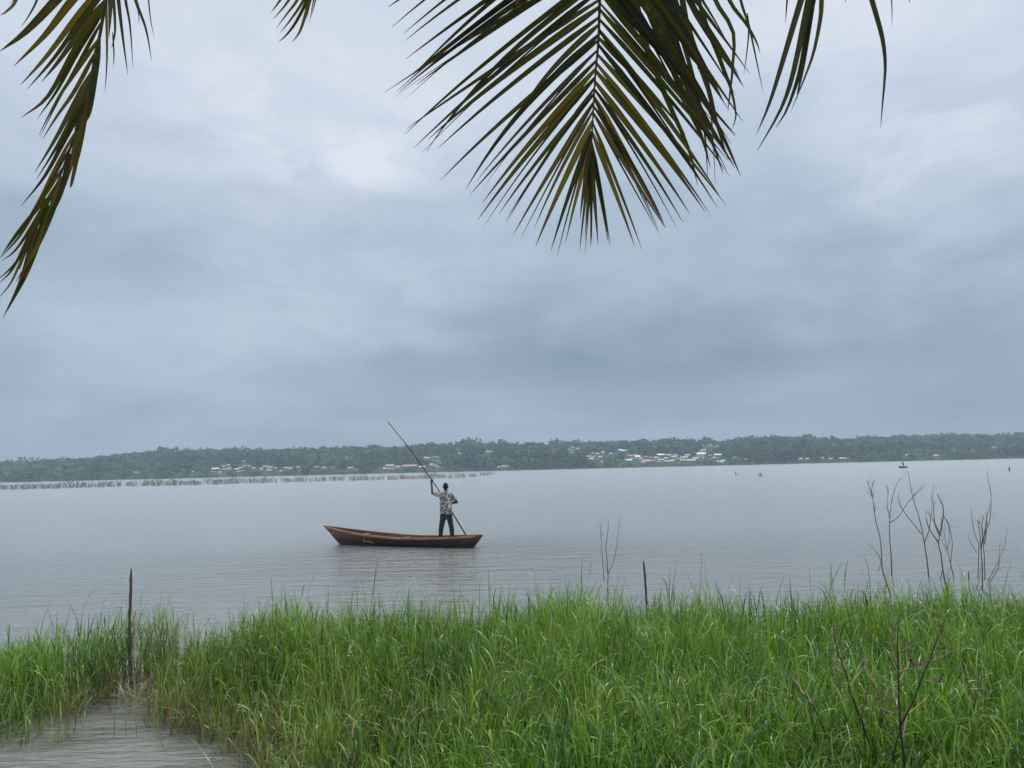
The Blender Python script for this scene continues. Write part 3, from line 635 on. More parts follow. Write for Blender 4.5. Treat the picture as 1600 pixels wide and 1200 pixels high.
# stern end colour, painted mark on the near side of the bow
def side_pt(px, py):
    """point on the near side of the hull seen at a photo pixel, in boat space"""
    Mi = (Matrix.Translation(root.location) @ Matrix.Rotation(root.rotation_euler.z, 4, 'Z')).inverted()
    best = None
    for k in range(600):
        Y = 22 + k * .007; q = Mi @ at(px, py, Y); s = q.x / BL + .5
        if not 0 < s < 1: continue
        g, kk, w, b = stf(s)
        mid = (w * .6 + b * .4, kk * .45 + g * .55)
        if q.z > g or q.z < kk: continue
        yy = (b + (mid[0] - b) * (q.z - kk) / (mid[1] - kk)) if q.z < mid[1] else (mid[0] + (w - mid[0]) * (q.z - mid[1]) / (g - mid[1]))
        if -q.y <= yy: return Vector((q.x, -yy - .008, q.z))
    return None
bm = bmesh.new()
mk = [side_pt(*c) for c in ((570, 841), (568.4, 843.2), (567.6, 845.6), (572, 846.2), (577, 846.4), (581, 846.9), (582.4, 848.5), (583, 850))]
mk = [q for q in mk if q]
if len(mk) > 2: tube(bm, mk, .011, 5)
mk2 = [q for q in (side_pt(517.5, 834), side_pt(520.5, 832.5), side_pt(523, 831.6)) if q]
if len(mk2) > 2: tube(bm, mk2, .012, 5)
me = bpy.data.meshes.new('painted_mark'); bm.to_mesh(me); bm.free(); me.materials.append(M_mark)
o = bpy.data.objects.new('painted_mark', me); COL.objects.link(o); o.parent = root

# ------------------------------------------------------------------ the poler
m, t, p = mat('dark_skin'); M_skin = m
t.set(p.inputs['Base Color'], t.ramp(t.noise(t.coord(), 9, 3), [(.3, (.055, .027, .019)), (.7, (.085, .043, .030))])); p.inputs['Roughness'].default_value = .5
m, t, p = mat('black_hair'); M_hair = m
hn = t.noise(t.coord(), 160, 2); t.set(p.inputs['Base Color'], t.ramp(hn, [(.3, (.006, .005, .005)), (.7, (.016, .013, .012))])); p.inputs['Roughness'].default_value = .9; t.set(p.inputs['Normal'], t.bump(hn, .6, .01))
m, t, p = mat('denim'); M_denim = m
dn = t.noise(t.mapping(t.coord(), (1, 1, .4)), 14, 5); t.set(p.inputs['Base Color'], t.ramp(dn, [(.3, (.010, .015, .026)), (.7, (.028, .038, .058))])); p.inputs['Roughness'].default_value = .85
m, t, p = mat('wax_print_cotton'); M_shirt = m
oc = t.mapping(t.coord(), (1, .55, 1), loc=(.09, 0, .05))
wn = t.new('ShaderNodeTexNoise'); t.set(wn.inputs['Vector'], oc); wn.inputs['Scale'].default_value = 9
vv_ = t.new('ShaderNodeVectorMath', operation='MULTIPLY_ADD'); t.l.new(wn.outputs['Color'], vv_.inputs[0]); vv_.inputs[1].default_value = (.07, .02, .07); t.l.new(oc, vv_.inputs[2])
vo = t.new('ShaderNodeTexVoronoi', feature='DISTANCE_TO_EDGE'); vo.inputs['Scale'].default_value = 5.6; t.l.new(vv_.outputs[0], vo.inputs['Vector'])
vf = t.new('ShaderNodeTexVoronoi', feature='F1'); vf.inputs['Scale'].default_value = 5.6; t.l.new(vv_.outputs[0], vf.inputs['Vector'])
v2 = t.new('ShaderNodeTexVoronoi', feature='DISTANCE_TO_EDGE'); v2.inputs['Scale'].default_value = 17; t.l.new(vv_.outputs[0], v2.inputs['Vector'])
cell = t.ramp(v2.outputs[0], [(0, (.60, .55, .46)), (.07, (.30, .24, .34)), (.12, (.012, .014, .055)), (.4, (.02, .02, .035))])
edge = t.ramp(vo.outputs[0], [(0, (.58, .48, .26)), (.04, (.64, .57, .38)), (.06, (.01, .01, .012)), (.17, (.01, .01, .012))])
ef = t.ramp(vo.outputs[0], [(.085, (0, 0, 0)), (.10, (1, 1, 1))])
t.set(p.inputs['Base Color'], t.mix(ef, edge, cell)); p.inputs['Roughness'].default_value = .85

def remesh(o, vox, it=4):
    md = o.modifiers.new('surface', 'REMESH'); md.mode = 'VOXEL'; md.voxel_size = vox; md.use_smooth_shade = True
    s = o.modifiers.new('smooth', 'SMOOTH'); s.iterations = it; s.factor = .5
    return o
def rings(bm, rows, seg=20):
    """stack of ellipses (centre, half width along the picture, half depth), closed at both ends"""
    rr = []
    for c, a, b in rows:
        rr.append([bm.verts.new(c + Vector((a * math.cos(2 * math.pi * k / seg), b * math.sin(2 * math.pi * k / seg), 0))) for k in range(seg)])
    for i in range(len(rr) - 1):
        for k in range(seg): bm.faces.new((rr[i][k], rr[i][(k + 1) % seg], rr[i + 1][(k + 1) % seg], rr[i + 1][k]))
    bm.faces.new(rr[0][::-1]); bm.faces.new(rr[-1]); bmesh.ops.recalc_face_normals(bm, faces=bm.faces)
YM = 23.8
kpx = YM / F                                  # metres per photo pixel there
P_ = lambda x, y, dy=0.0: at(x, y, YM + dy)
pole_px = [(605.5, 658.6, .42), (640, 701.5, .36), (675.3, 751, .27), (690, 773, .25), (708, 803, .26), (728.5, 837, .30), (744, 864, .34)]
POLE = spline([P_(x, y, d) for x, y, d in pole_px], 48)
def pole_at_y(py):
    best = min(POLE, key=lambda q: abs(proj(q)[1] - py)); i = POLE.index(best)
    tdir = (POLE[min(i + 1, 48)] - POLE[max(i - 1, 0)]).normalized()
    return best.copy(), tdir
bm = bmesh.new(); tube(bm, POLE, [.012 + .012 * (i / 48) for i in range(49)], 8)
tag(obj_bm('punt_pole', bm, M_pole, smooth=True, center=POLE[0]), 'long dark wooden pole leaning across the poler from upper left into the water', 'pole')

fl_z = .03
per = empty('person', (P_(697, 845).x, YM, fl_z)); tag(per, 'man standing with his back turned in a patterned short-sleeved shirt, poling the canoe', 'person')
bm = bmesh.new()
hd = P_(696.3, 760.6)
sphere(bm, hd + Vector((0, -.005, .012)), (.076, .095, .105), 18); sphere(bm, hd + Vector((0, .035, -.055)), (.06, .065, .065), 14)      # skull, jaw
sphere(bm, hd + Vector((0, .105, -.02)), (.016, .022, .026), 8)                                                                         # nose
for s in (-1, 1):
    sphere(bm, hd + Vector((s * .078, .0, -.012)), (.012, .022, .034), 8)                                                               # ears
    sphere(bm, hd + Vector((s * .032, .085, .02)), (.02, .014, .01), 8)                                                                 # brows
sphere(bm, hd + Vector((0, .092, -.06)), (.026, .014, .009), 8)                                                                         # mouth
capsule(bm, P_(696.4, 772), hd + Vector((0, 0, -.05)), .062, .055)
rings(bm, [(P_(696.5, 769), .07, .06), (P_(696.5, 773), .165, .09), (P_(696.5, 786), .165, .105), (P_(696.8, 796), .15, .1), (P_(697.3, 806), .165, .105), (P_(697.3, 811), .12, .09)])
shL, shR = P_(688.6, 773, .02), P_(705, 773.2, .02)
elL = P_(675.8, 770.6, .10); elR = P_(713.7, 784.6, .04)
hL, dL = pole_at_y(751.5); hR, dR = pole_at_y(786)
capsule(bm, shL, elL, .058, .043); capsule(bm, shR, elR, .058, .044)
def hand(bm, grip, dirp, wrist):
    """palm beside the pole, four fingers bent round it, thumb closing from the other side"""
    side = (wrist - grip); side -= dirp * side.dot(dirp); side.normalize(); oth = dirp.cross(side)
    palm = grip + side * .040
    capsule(bm, wrist, palm + side * .012, .030, .030)
    sphere(bm, palm, (.036, .03, .042), 10)
    for i, f in enumerate((-.036, -.012, .012, .034)):
        ln = (1.0, 1.08, 1.03, .88)[i]
        c0 = grip + dirp * f + side * .036 + oth * .012
        c1 = grip + dirp * f + oth * .036 * ln + side * .006; c2 = grip + dirp * f * .95 - side * .030 * ln + oth * .018; c3 = grip + dirp * f * .9 - side * .026 * ln - oth * .014
        capsule(bm, c0, c1, .0105, .0100, 8); capsule(bm, c1, c2, .0100, .0092, 8); capsule(bm, c2, c3, .0092, .0080, 8)
    t0 = palm - dirp * .03 - oth * .012; t1 = grip - dirp * .042 - oth * .034; t2 = grip - dirp * .022 - side * .024 - oth * .026
    capsule(bm, t0, t1, .013, .012, 8); capsule(bm, t1, t2, .012, .0095, 8)
wL = hL + Vector((-.018, -.045, -.085)); wR = hR + Vector((.06, -.075, .01))
capsule(bm, elL, wL, .043, .029); capsule(bm, elR, wR, .044, .030)
hand(bm, hL, dL, wL); hand(bm, hR, dR, wR)
hipL, hipR = P_(692.4, 807), P_(702.2, 807); knL, knR = P_(689.2, 826, .03), P_(705.8, 826.5, .02)
anL = P_(687.4, 846); anL.z = fl_z + .07; anR = P_(707.6, 846); anR.z = fl_z + .07
for a, k, f in ((hipL, knL, anL), (hipR, knR, anR)):
    capsule(bm, a, k, .08, .055); capsule(bm, k, f, .052, .036)
    sphere(bm, f + Vector((0, -.02, -.035)), (.036, .045, .034), 10)
    capsule(bm, f + Vector((0, .0, -.04)), f + Vector((0, .13, -.05)), .036, .022); 
    for j in range(5): capsule(bm, f + Vector(((j - 2) * .016, .13, -.052)), f + Vector(((j - 2) * .018, .175 - abs(j - 2) * .008, -.058)), .0115, .009, 8)
body = obj_bm('body', bm, M_skin, per, True); remesh(body, .0065, 3)
bm = bmesh.new(); sphere(bm, hd + Vector((0, -.010, .020)), (.081, .097, .109), 20)
bmesh.ops.bisect_plane(bm, geom=bm.verts[:] + bm.edges[:] + bm.faces[:], plane_co=hd + Vector((0, .02, .02)), plane_no=Vector((0, .72, -.69)), clear_outer=True)
hair = obj_bm('hair', bm, M_hair, per, True)
for p_, sgn in ((hd + Vector((-.03, .098, .004)), 0), (hd + Vector((.03, .098, .004)), 0)):
    bm = bmesh.new(); sphere(bm, p_ + Vector((0, -.006, 0)), (.013, .010, .008), 8); obj_bm('eye', bm, flat_mat('eye_white', (.5, .48, .45), (.6, .58, .55)), per, True)
bm = bmesh.new()
rings(bm, [(P_(696.4, 768.2), .085, .082), (P_(696.5, 770.2), .15, .115), (P_(696.5, 773), .19, .13), (P_(696.5, 780), .192, .14), (P_(696.5, 790), .185, .14), (P_(696.8, 797), .188, .14), (P_(697, 803.2), .198, .145)])
capsule(bm, P_(689.5, 774, .02), P_(679.8, 771.6, .08), .078, .066); capsule(bm, P_(704, 774.3, .02), P_(710.2, 780, .04), .08, .066)
shirt = obj_bm('shirt', bm, M_shirt, per, True); remesh(shirt, .009, 3)
bm = bmesh.new()
rings(bm, [(P_(696.4, 766.6), .062, .066), (P_(696.4, 769.2), .085, .085)])
collar = obj_bm('collar', bm, M_shirt, shirt, True)
bm = bmesh.new()
rings(bm, [(P_(697, 801), .182, .128), (P_(697.2, 806), .192, .135), (P_(697.3, 811.5), .16, .12)])
for a, k, f in ((hipL, knL, anL), (hipR, knR, anR)):
    capsule(bm, a, k, .098, .074); capsule(bm, k, f + Vector((0, 0, -.01)), .074, .06)
trousers = obj_bm('trousers', bm, M_denim, per, True); remesh(trousers, .010, 3)

tx = bpy.data.textures.new('cloth_folds', 'CLOUDS'); tx.noise_scale = .085; tx.noise_depth = 2
for o_, st_ in ((shirt, .022), (trousers, .024)):
    md = o_.modifiers.new('folds', 'DISPLACE'); md.texture = tx; md.strength = st_; md.mid_level = .5

# ------------------------------------------------------------------ distant canoe and its poler
M_dk = flat_mat('dark_tarred_wood', (.012, .01, .01), (.035, .028, .024), .8, 2)
M_dcl = flat_mat('dark_clothes', (.018, .02, .028), (.04, .042, .05), .9, 3)
q = gnd(1411, 731); YD = q.y; kd = YD / F
B2 = at(1403.2, 727.6, YD + .9); S2 = at(1418.4, 728.4, YD - .9)
B2.z = .62; S2.z = .5
far_boat = canoe('canoe', B2, S2, .36, .85, 'small dark canoe far out near the right-hand shore, with one person aboard', (M_dk, M_dk), detail=False)
per2 = empty('person', (q.x + .1, YD, .05)); tag(per2, 'dark-clothed person standing far off in the small distant canoe, holding a pole', 'person')
bm = bmesh.new(); c = Vector((q.x + .12, YD, 0))
sphere(bm, c + Vector((.0, .0, 1.64)), (.09, .1, .125), 12); capsule(bm, c + Vector((0, 0, 1.40)), c + Vector((0, 0, 1.56)), .06, .055)
rings(bm, [(c + Vector((0, 0, 1.44)), .08, .07), (c + Vector((0, 0, 1.38)), .19, .11), (c + Vector((0, 0, 1.15)), .17, .12), (c + Vector((.02, 0, .88)), .17, .12), (c + Vector((.02, 0, .78)), .13, .1)])
g1 = c + Vector((-.50, -.05, 1.62)); g2 = c + Vector((-.30, -.1, 1.12))
for s, e, w in ((-.19, (-.42, .0, 1.3), g1), (.17, (.02, -.2, 1.12), g2)):
    ev = c + Vector(e); capsule(bm, c + Vector((s, 0, 1.36)), ev, .06, .045); capsule(bm, ev, w, .042, .032)
    sphere(bm, w, (.045, .045, .05), 8)
    for k in range(4): capsule(bm, w + Vector((.03, -.03, -.03 + k * .02)), w + Vector((-.04, -.05, -.03 + k * .02)), .011, .009, 6)
    capsule(bm, w + Vector((.02, .02, .03)), w + Vector((-.03, .045, .04)), .013, .01, 6)
for s in (-.14, .16):
    capsule(bm, c + Vector((s * .6, 0, .84)), c + Vector((s, .02, .46)), .09, .065); capsule(bm, c + Vector((s, .02, .46)), c + Vector((s, 0, .09)), .062, .045); capsule(bm, c + Vector((s, -.03, .07)), c + Vector((s, .12, .06)), .04, .03)
b2 = obj_bm('body', bm, M_dcl, per2, True); remesh(b2, .012, 2)
bm = bmesh.new(); sphere(bm, c + Vector((0, -.01, 1.665)), (.095, .105, .112), 12)
obj_bm('hair', bm, M_hair, per2, True)
bm = bmesh.new(); tube(bm, [c + Vector((-1.2, 0, 3.4)), g1, g2 + Vector((.03, 0, 0)), c + Vector((.95, -.5, -1.2))], [.03, .035, .035, .035], 6)
tag(obj_bm('punt_pole', bm, M_dk, center=c), 'thin dark pole held by the person in the distant canoe', 'pole')

# ------------------------------------------------------------------ dead saplings, posts and twigs
def branchy(name, Y, base_z, stems, r_base, lab, cat, group=None, matl=None, fine=5.5, depth=.12, split=True):
    """stems: pixel polylines; the first is the main stem"""
    p0 = at(*stems[0][0], Y); root = empty(name, (p0.x, p0.y, base_z)); tag(root, lab, cat, group)
    nodes = []                                # the points branches grow from: photo pixel -> space
    for si, st_ in enumerate(stems):
        tilt = 0 if si == 0 else random.uniform(-1, 1) * depth
        y0 = Y
        if si and nodes: y0 = min(nodes, key=lambda n: (n[0] - st_[0][0]) ** 2 + (n[1] - st_[0][1]) ** 2)[2]
        nseg = max(4, len(st_) * 4); m_ = len(st_) - 1; total = sum(math.dist(st_[i], st_[i + 1]) for i in range(m_))
        P2 = spline([Vector((a, b, 0)) for a, b in st_], nseg)
        pts = []
        for i, v in enumerate(P2):
            yy = y0 + tilt * i / nseg; pts.append(at(v.x, v.y, yy)); nodes.append((v.x, v.y, yy))
        rb = r_base * .62 if si == 0 else r_base * (.46 if total > 45 else .32)
        re = r_base * .16
        rad = [rb + (re - rb) * (i / nseg) ** .8 for i in range(nseg + 1)]
        if si == 0:
            kz = min(4.0, (pts[0].z - base_z + .15) / max(.01, pts[1].z - pts[0].z)); low = Vector((pts[0].x - (pts[1].x - pts[0].x) * kz, pts[0].y, base_z - .15))
            if low.z < pts[0].z - .02: pts = [low] + pts; rad = [rb * 1.05] + rad
        b_ = bmesh.new(); tube(b_, pts, rad, 6)
        for _ in range(int(fine * total / 90)):
            i = random.randint(int(nseg * .45), nseg); q0 = pts[min(i, len(pts) - 1)]; tn_ = (pts[min(i + 1, len(pts) - 1)] - pts[max(i - 1, 0)]).normalized()
            d = (tn_ + Vector((random.gauss(0, .7), random.gauss(0, .5), random.gauss(.25, .3)))).normalized(); ln = random.uniform(.06, .2) * Y / 14
            tube(b_, [q0, q0 + d * ln * .6, q0 + d * ln + Vector((random.gauss(0, .02), 0, .02))], [re * .7, re * .5, re * .3], 4)
        obj_bm('stem' if si == 0 else 'branch', b_, matl or M_twig, root)
    return root
gs = 'bare dead saplings standing in the water at right'
def bY(px, py): return gnd(px, py).y
branchy('dead_sapling', 13.4, 0, [[(1391,928),(1384,908),(1378.5,888),(1377.5,868),(1375,840),(1368,812),(1364,780),(1362,765),(1365.5,749)],[(1364,777),(1360,774),(1355,768)],[(1378,880),(1373,868),(1367,860),(1361,853)],[(1377,876),(1373,893)],[(1363,775),(1358,760),(1354,752)]], .021,
 'bare dead sapling curving up at the left end of the group in the right-hand water', 'dead sapling', gs)
branchy('dead_sapling', bY(1393.5, 898), 0, [[(1393.5,898),(1392.5,870),(1390.5,845),(1390,817),(1393,785),(1399,762),(1407,746)],[(1390.5,812),(1386,788),(1388,770)],[(1390,817),(1404,807),(1420,783),(1433,770),(1444,758)],[(1388,770),(1385,757)]], .021,
 'bare sapling with a straight stem forking into a long right-hand branch, second from left', 'dead sapling', gs)
branchy('dead_sapling', bY(1451, 900), 0, [[(1451,900),(1449,880),(1444.5,850),(1440,825),(1434,802),(1427,780),(1423,760),(1418.5,735)],[(1440,835),(1430,822),(1413,800),(1406,787),(1403,774)],[(1444.5,848),(1451,830),(1455,805),(1458,765)],[(1427,776),(1432,768),(1436,765)]], .022,
 'tall bare sapling leaning left so its tip points at the distant canoe', 'dead sapling', gs)
branchy('dead_sapling', 13.2, 0, [[(1481,930),(1474,895),(1470,865),(1466.5,848),(1470,828),(1471,808)],[(1466.5,848),(1452,826),(1447,808)],[(1469,838),(1461,820),(1459,795),(1460,785)],[(1470,830),(1474,805),(1473,790),(1469,781),(1465.5,772)],[(1470,835),(1459,815),(1449,801)],[(1472,893),(1470,906)],[(1474,806),(1482,818),(1483,830)]], .024,
 'bare sapling spreading into many upright forks in the middle of the right-hand group', 'dead sapling', gs)
branchy('dead_sapling', bY(1490, 901), 0, [[(1490,901),(1485,880),(1480,862),(1470,842)],[(1485,880),(1488,850),(1484,825),(1478,813)],[(1480,860),(1484,840),(1482,816)],[(1486,884),(1478,903)],[(1480,860),(1476,838),(1477,825)]], .017,
 'thin bare sapling leaning left just right of the many-forked one', 'dead sapling', gs)
branchy('dead_sapling', bY(1535, 921), 0, [[(1535,921),(1535,885),(1533,862),(1535,840),(1535,825),(1529,814)],[(1528,905),(1529,872),(1529,850),(1522,830),(1517,797)],[(1534,850),(1540,830),(1546,815),(1548.5,790),(1548,770),(1542,739)],[(1536,848),(1541,815),(1547,785)],[(1539,906),(1538,870),(1536,850),(1534,825),(1537,805)],[(1526,863),(1518,850),(1513,840)],[(1525,922),(1531,902),(1533,880)],[(1533,862),(1531,835),(1528,810)],[(1538,850),(1542,822),(1541,800)]], .019,
 'dense many-stemmed dead bush near the right edge with one tall curved whip', 'dead bush', gs)
branchy('dead_sapling', bY(1546, 911), 0, [[(1546,911),(1553,900),(1560,887),(1562,870),(1562,848)],[(1544,908),(1553,890),(1562,872),(1569,855),(1574,825)],[(1572,859),(1562,859),(1553,858.5)]], .014,
 'pair of thin dead stems leaning right at the far right of the group', 'dead sapling', gs)
branchy('dead_sapling', 11.0, 0, [[(949.5,916),(950,896),(948,870),(946.5,853),(950,830),(950.5,812)],[(950,897),(958,880),(964,850),(969,808)],[(944,908),(941,870),(939,840),(938.5,824)],[(939,840),(941.5,831)],[(950,897),(943.5,876)]], .012,
 'small three-stemmed dead twig bush behind the grass at the centre', 'dead bush', None)
branchy('dry_reed', 10.0, 0, [[(1360,925),(1356,885),(1350,866)]], .007, 'thin dry reed left of the bare saplings at the grass edge', 'reed', None, fine=0)
branchy('dry_reed', 9.0, 0, [[(1213,940),(1219,918),(1226,897)]], .007, 'short reddish dry stem poking out of the grass right of the small post', 'reed', None, fine=0)
def post(name, pts, Y, zb, r, lab):
    P = [at(x, y, Y) for x, y in pts]; P = [Vector((P[0].x, P[0].y, zb))] + P if P[0].z > zb + .05 else P
    S = spline(P, 30); bm = bmesh.new()
    S = [s + Vector((random.gauss(0, r * .12), random.gauss(0, r * .12), 0)) for s in S]
    rad = [r * (1.05 - .25 * i / 30) * random.uniform(.88, 1.1) for i in range(31)]; rad[-1] *= .35; rad[-2] *= .75
    tube(bm, S, rad, 9); return tag(obj_bm(name, bm, M_post, center=S[0]), lab, 'post')
post('wooden_post', [(206.5, 1092), (204, 1050), (202.5, 990), (203.5, 940), (205.5, 888)], gnd(206, 1087).y, -.3, .018, 'tall thin wooden post standing in the water at the left gap in the grass')
post('wooden_post', [(1010, 935), (1008, 905), (1005.5, 876)], 10.4, -.2, .0165, 'short brown post stub rising behind the grass right of centre')
post('wooden_post', [(1513.5, 905), (1513.4, 893)], bY(1513.5, 905), -.2, .013, 'tiny stub post in the water left of the dense dead bush')
# driftwood at the left edge
bm = bmesh.new()
S = spline([gnd(-14, 1137, .06), gnd(6, 1131, .08), gnd(17, 1123, .10), gnd(23, 1117, .16)], 14); tube(bm, S, [.022, .024, .026, .026, .025, .024, .023, .022, .02, .018, .016, .014, .012, .01, .007], 7)
S = spline([gnd(17, 1123, .10), gnd(26, 1116, .06), gnd(31, 1122, .0)], 8); tube(bm, S, [.014, .013, .012, .011, .010, .009, .008, .007, .006], 6)
tag(obj_bm('driftwood_branch', bm, M_post, center=gnd(10, 1130)), 'dark fallen branch lying in the water at the left edge', 'driftwood')

# dead weeds in the foreground grass
def weed(Y, stems, twigs, lab, r=.0075):
    p0 = at(*stems[0][0], Y); zb = float(ground_z(p0.x, p0.y)); root = empty('dead_weed', (p0.x, p0.y, zb)); tag(root, lab, 'weed', 'dead weeds in the foreground grass')
    for si, s_ in enumerate(stems):
        n = len(s_) * 4; S = [at(v.x, v.y, Y - (.0 if si == 0 else .05 * i / n)) for i, v in enumerate(spline([Vector((a, b, 0)) for a, b in s_], n))]
        if si == 0: S = [Vector((S[0].x + .01, S[0].y, zb - .05))] + S
        k = r * .85 * (1 if si == 0 else .8); N_ = len(S); bs = bmesh.new()
        tube(bs, S, [k * (1.15 - .85 * i / (N_ - 1)) * random.uniform(.85, 1.15) for i in range(N_)], 6); obj_bm('stem', bs, M_weed, root)
    for s_ in twigs:
        n = 10; dd = random.uniform(-.15, .12); S = [at(v.x, v.y, Y + dd * i / n) for i, v in enumerate(spline([Vector((a, b, 0)) for a, b in s_], n))]
        bt, bh = bmesh.new(), bmesh.new()
        tube(bt, S, [.0052 * (1 - .6 * i / n) for i in range(n + 1)], 5)
        d0 = (S[-1] - S[-3]).normalized()
        for _ in range(7):
            d = (d0 + Vector((random.gauss(0, .6), random.gauss(0, .6), random.gauss(0, .5)))).normalized(); b = S[random.randint(5, n)]; ln = random.uniform(.02, .06)
            tube(bh, [b, b + d * ln * .6, b + d * ln + Vector((0, 0, -.008))], [.0028, .0036, .0008], 4)
        tw = obj_bm('twig', bt, M_straw, root); obj_bm('seed_head', bh, M_seed, tw)
M_seed = wood_mat('dry_seed_head', (.09, .07, .04), (.22, .17, .095), 30)
weed(4.3, [[(1412,1178),(1408,1150),(1405.5,1110),(1404.5,1085),(1403.5,1050),(1402.5,1010),(1403,985),(1405,965)],[(1404,1140),(1417,1115),(1427,1095),(1440,1060),(1453,1030),(1462,1005),(1468,985),(1480,960)],[(1394,1190),(1402,1155),(1406,1140)]],
 [[(1404,1113),(1393,1085),(1389,1060),(1393,1040)],[(1401,1038),(1395,1015),(1395,990),(1400,972)],[(1406,1065),(1418,1040),(1425,1025)],[(1405,1020),(1420,1012),(1446,995)],[(1420,1115),(1440,1098),(1452,1085)],[(1461,1022),(1478,1007)],[(1437,1060),(1430,1040),(1420,1030)],[(1404,1120),(1385,1095),(1375,1085)],[(1410,1155),(1416,1125),(1419,1110)],[(1457,1033),(1490,1022)],[(1403,1115),(1388,1112),(1380,1108)],[(1404,1050),(1430,1043),(1446,1032)],[(1440,1062),(1462,1065),(1470,1060)],[(1463,1000),(1470,992),(1475,978)]],
 'largest dark-stemmed dead weed, Y-forked, in the foreground grass at right')
weed(4.6, [[(1365,1182),(1352,1145),(1348,1130),(1336,1100),(1328,1080),(1324,1060),(1315,1035),(1308,1015),(1302,990),(1303,975)]],
 [[(1330,1095),(1318,1075),(1316,1050)],[(1316,1051),(1305,1040),(1299,1018)],[(1344,1120),(1350,1100),(1355,1072)],[(1352,1135),(1368,1100),(1378,1078)],[(1328,1072),(1340,1055),(1350,1040),(1352,1025)],[(1314,1030),(1335,1000)],[(1350,1040),(1360,1058),(1375,1082)],[(1326,1068),(1310,1068)],[(1305,1005),(1300,985),(1306,978)]],
 'leaning dead weed left of the Y-forked weed in the foreground grass', .0065)
weed(4.7, [[(1308,1178),(1292,1150),(1283,1130),(1277,1115),(1268,1100),(1255,1085),(1243,1073)]], [[(1255,1085),(1248,1070),(1240,1062)],[(1252,1125),(1244,1105),(1238,1090)],[(1262,1172),(1250,1158),(1237,1148)],[(1268,1100),(1262,1085)]], 'low dead weed arching left at the left of the foreground weeds', .0055)
weed(4.8, [[(1492,1168),(1505,1140),(1515,1118),(1523,1100),(1527,1080),(1530,1050),(1533,1040)]], [[(1523,1100),(1512,1068),(1507,1050)],[(1508,1137),(1522,1120)],[(1526,1085),(1535,1060)]], 'slender dead weed leaning right at the right of the foreground weeds', .0055)

# ------------------------------------------------------------------ marsh grass
m, t, p = mat('marsh_grass'); M_grass = m
tint = t.attr('tint'); dry = t.attr('dry'); uu = t.attr('along')
gcol = t.ramp(tint, [(0, (.022, .060, .010)), (.38, (.094, .215, .020)), (.75, (.21, .36, .042)), (1, (.35, .46, .11))])
dcol = t.ramp(tint, [(0, (.12, .065, .03)), (.5, (.28, .19, .085)), (1, (.46, .37, .19))])
col = t.mix(dry, gcol, dcol); t.set(p.inputs['Base Color'], col)
p.inputs['Roughness'].default_value = .33; p.inputs['Specular IOR Level'].default_value = .6
tr = t.new('ShaderNodeBsdfTranslucent'); t.set(tr.inputs[0], t.mix(1.0, col, (1.0, 1.15, .6), 'MULTIPLY'))
mx = t.new('ShaderNodeMixShader'); mx.inputs[0].default_value = .38
t.l.new(p.outputs[0], mx.inputs[1]); t.l.new(tr.outputs[0], mx.inputs[2])
t.l.new(mx.outputs[0], next(n for n in t.n if n.type == 'OUTPUT_MATERIAL').inputs[0])

def back_edge(x): return 8.95 + .2 * np.sin(x * 1.7 + .6) + .2 * np.sin(x * 4.1) - .035 * np.maximum(x, -2)
def culms(n):
    y = rng.uniform(2.75, 10.0, n); x = rng.uniform(-1, 1, n) * (y * .70 + .7)
    yb = back_edge(x)
    left = x < bnd(y)
    dens = np.where(left, 0.0, 1.0)
    e = x - bnd(y)                                            # metres inside the edge
    nz = np.array([mn.noise(Vector((a * .9, b * .9, 3))) for a, b in zip(x, y)])
    dens = np.where(e > 0, np.clip(.20 + e * .5 + nz * .6, .12, 1), np.where(e > -.35, .10, 0))
    # the thinner stand at the left, standing in the water
    lf = (x < -3.9) & (y > 7.3) & (y < 9.9)
    d2 = np.clip(.50 + nz * 1.0, .14, .8) * sm(7.2, 8.0, y)
    gap = np.exp(-((x + 4.15 + (y - 8) * .1) / .38) ** 2)
    d2 = np.where(y > 8.15, np.clip(.62 + nz * .6, .3, .9), d2 * .75)
    dens = np.where(lf, d2 * (1 - .6 * gap * sm(8.5, 7.9, y)), dens)
    dens = np.where((x < -4.0) & (y < 7.5) & (y > 6.95), .16 * (nz > -.15), dens)
    pg = gnd(206, 1087); off_ = np.abs(x - pg.x * y / pg.y)                 # open water in front of and around the tall post
    dens = np.where((off_ < .16) & (y < pg.y + .25) & (y > 6.0), dens * .06, dens); dens = np.where((x < -3.9) & (x > -4.75) & (y > 7.0) & (y < 8.25), dens * .55, dens)
    yb = np.where(x < -3.4, yb + .35, yb); dens *= sm(0, .5, yb - y + rng.normal(0, .12, n)) * sm(2.7, 3.2, y)
    keep = rng.random(n) < dens
    return x[keep], y[keep], e[keep], nz[keep]
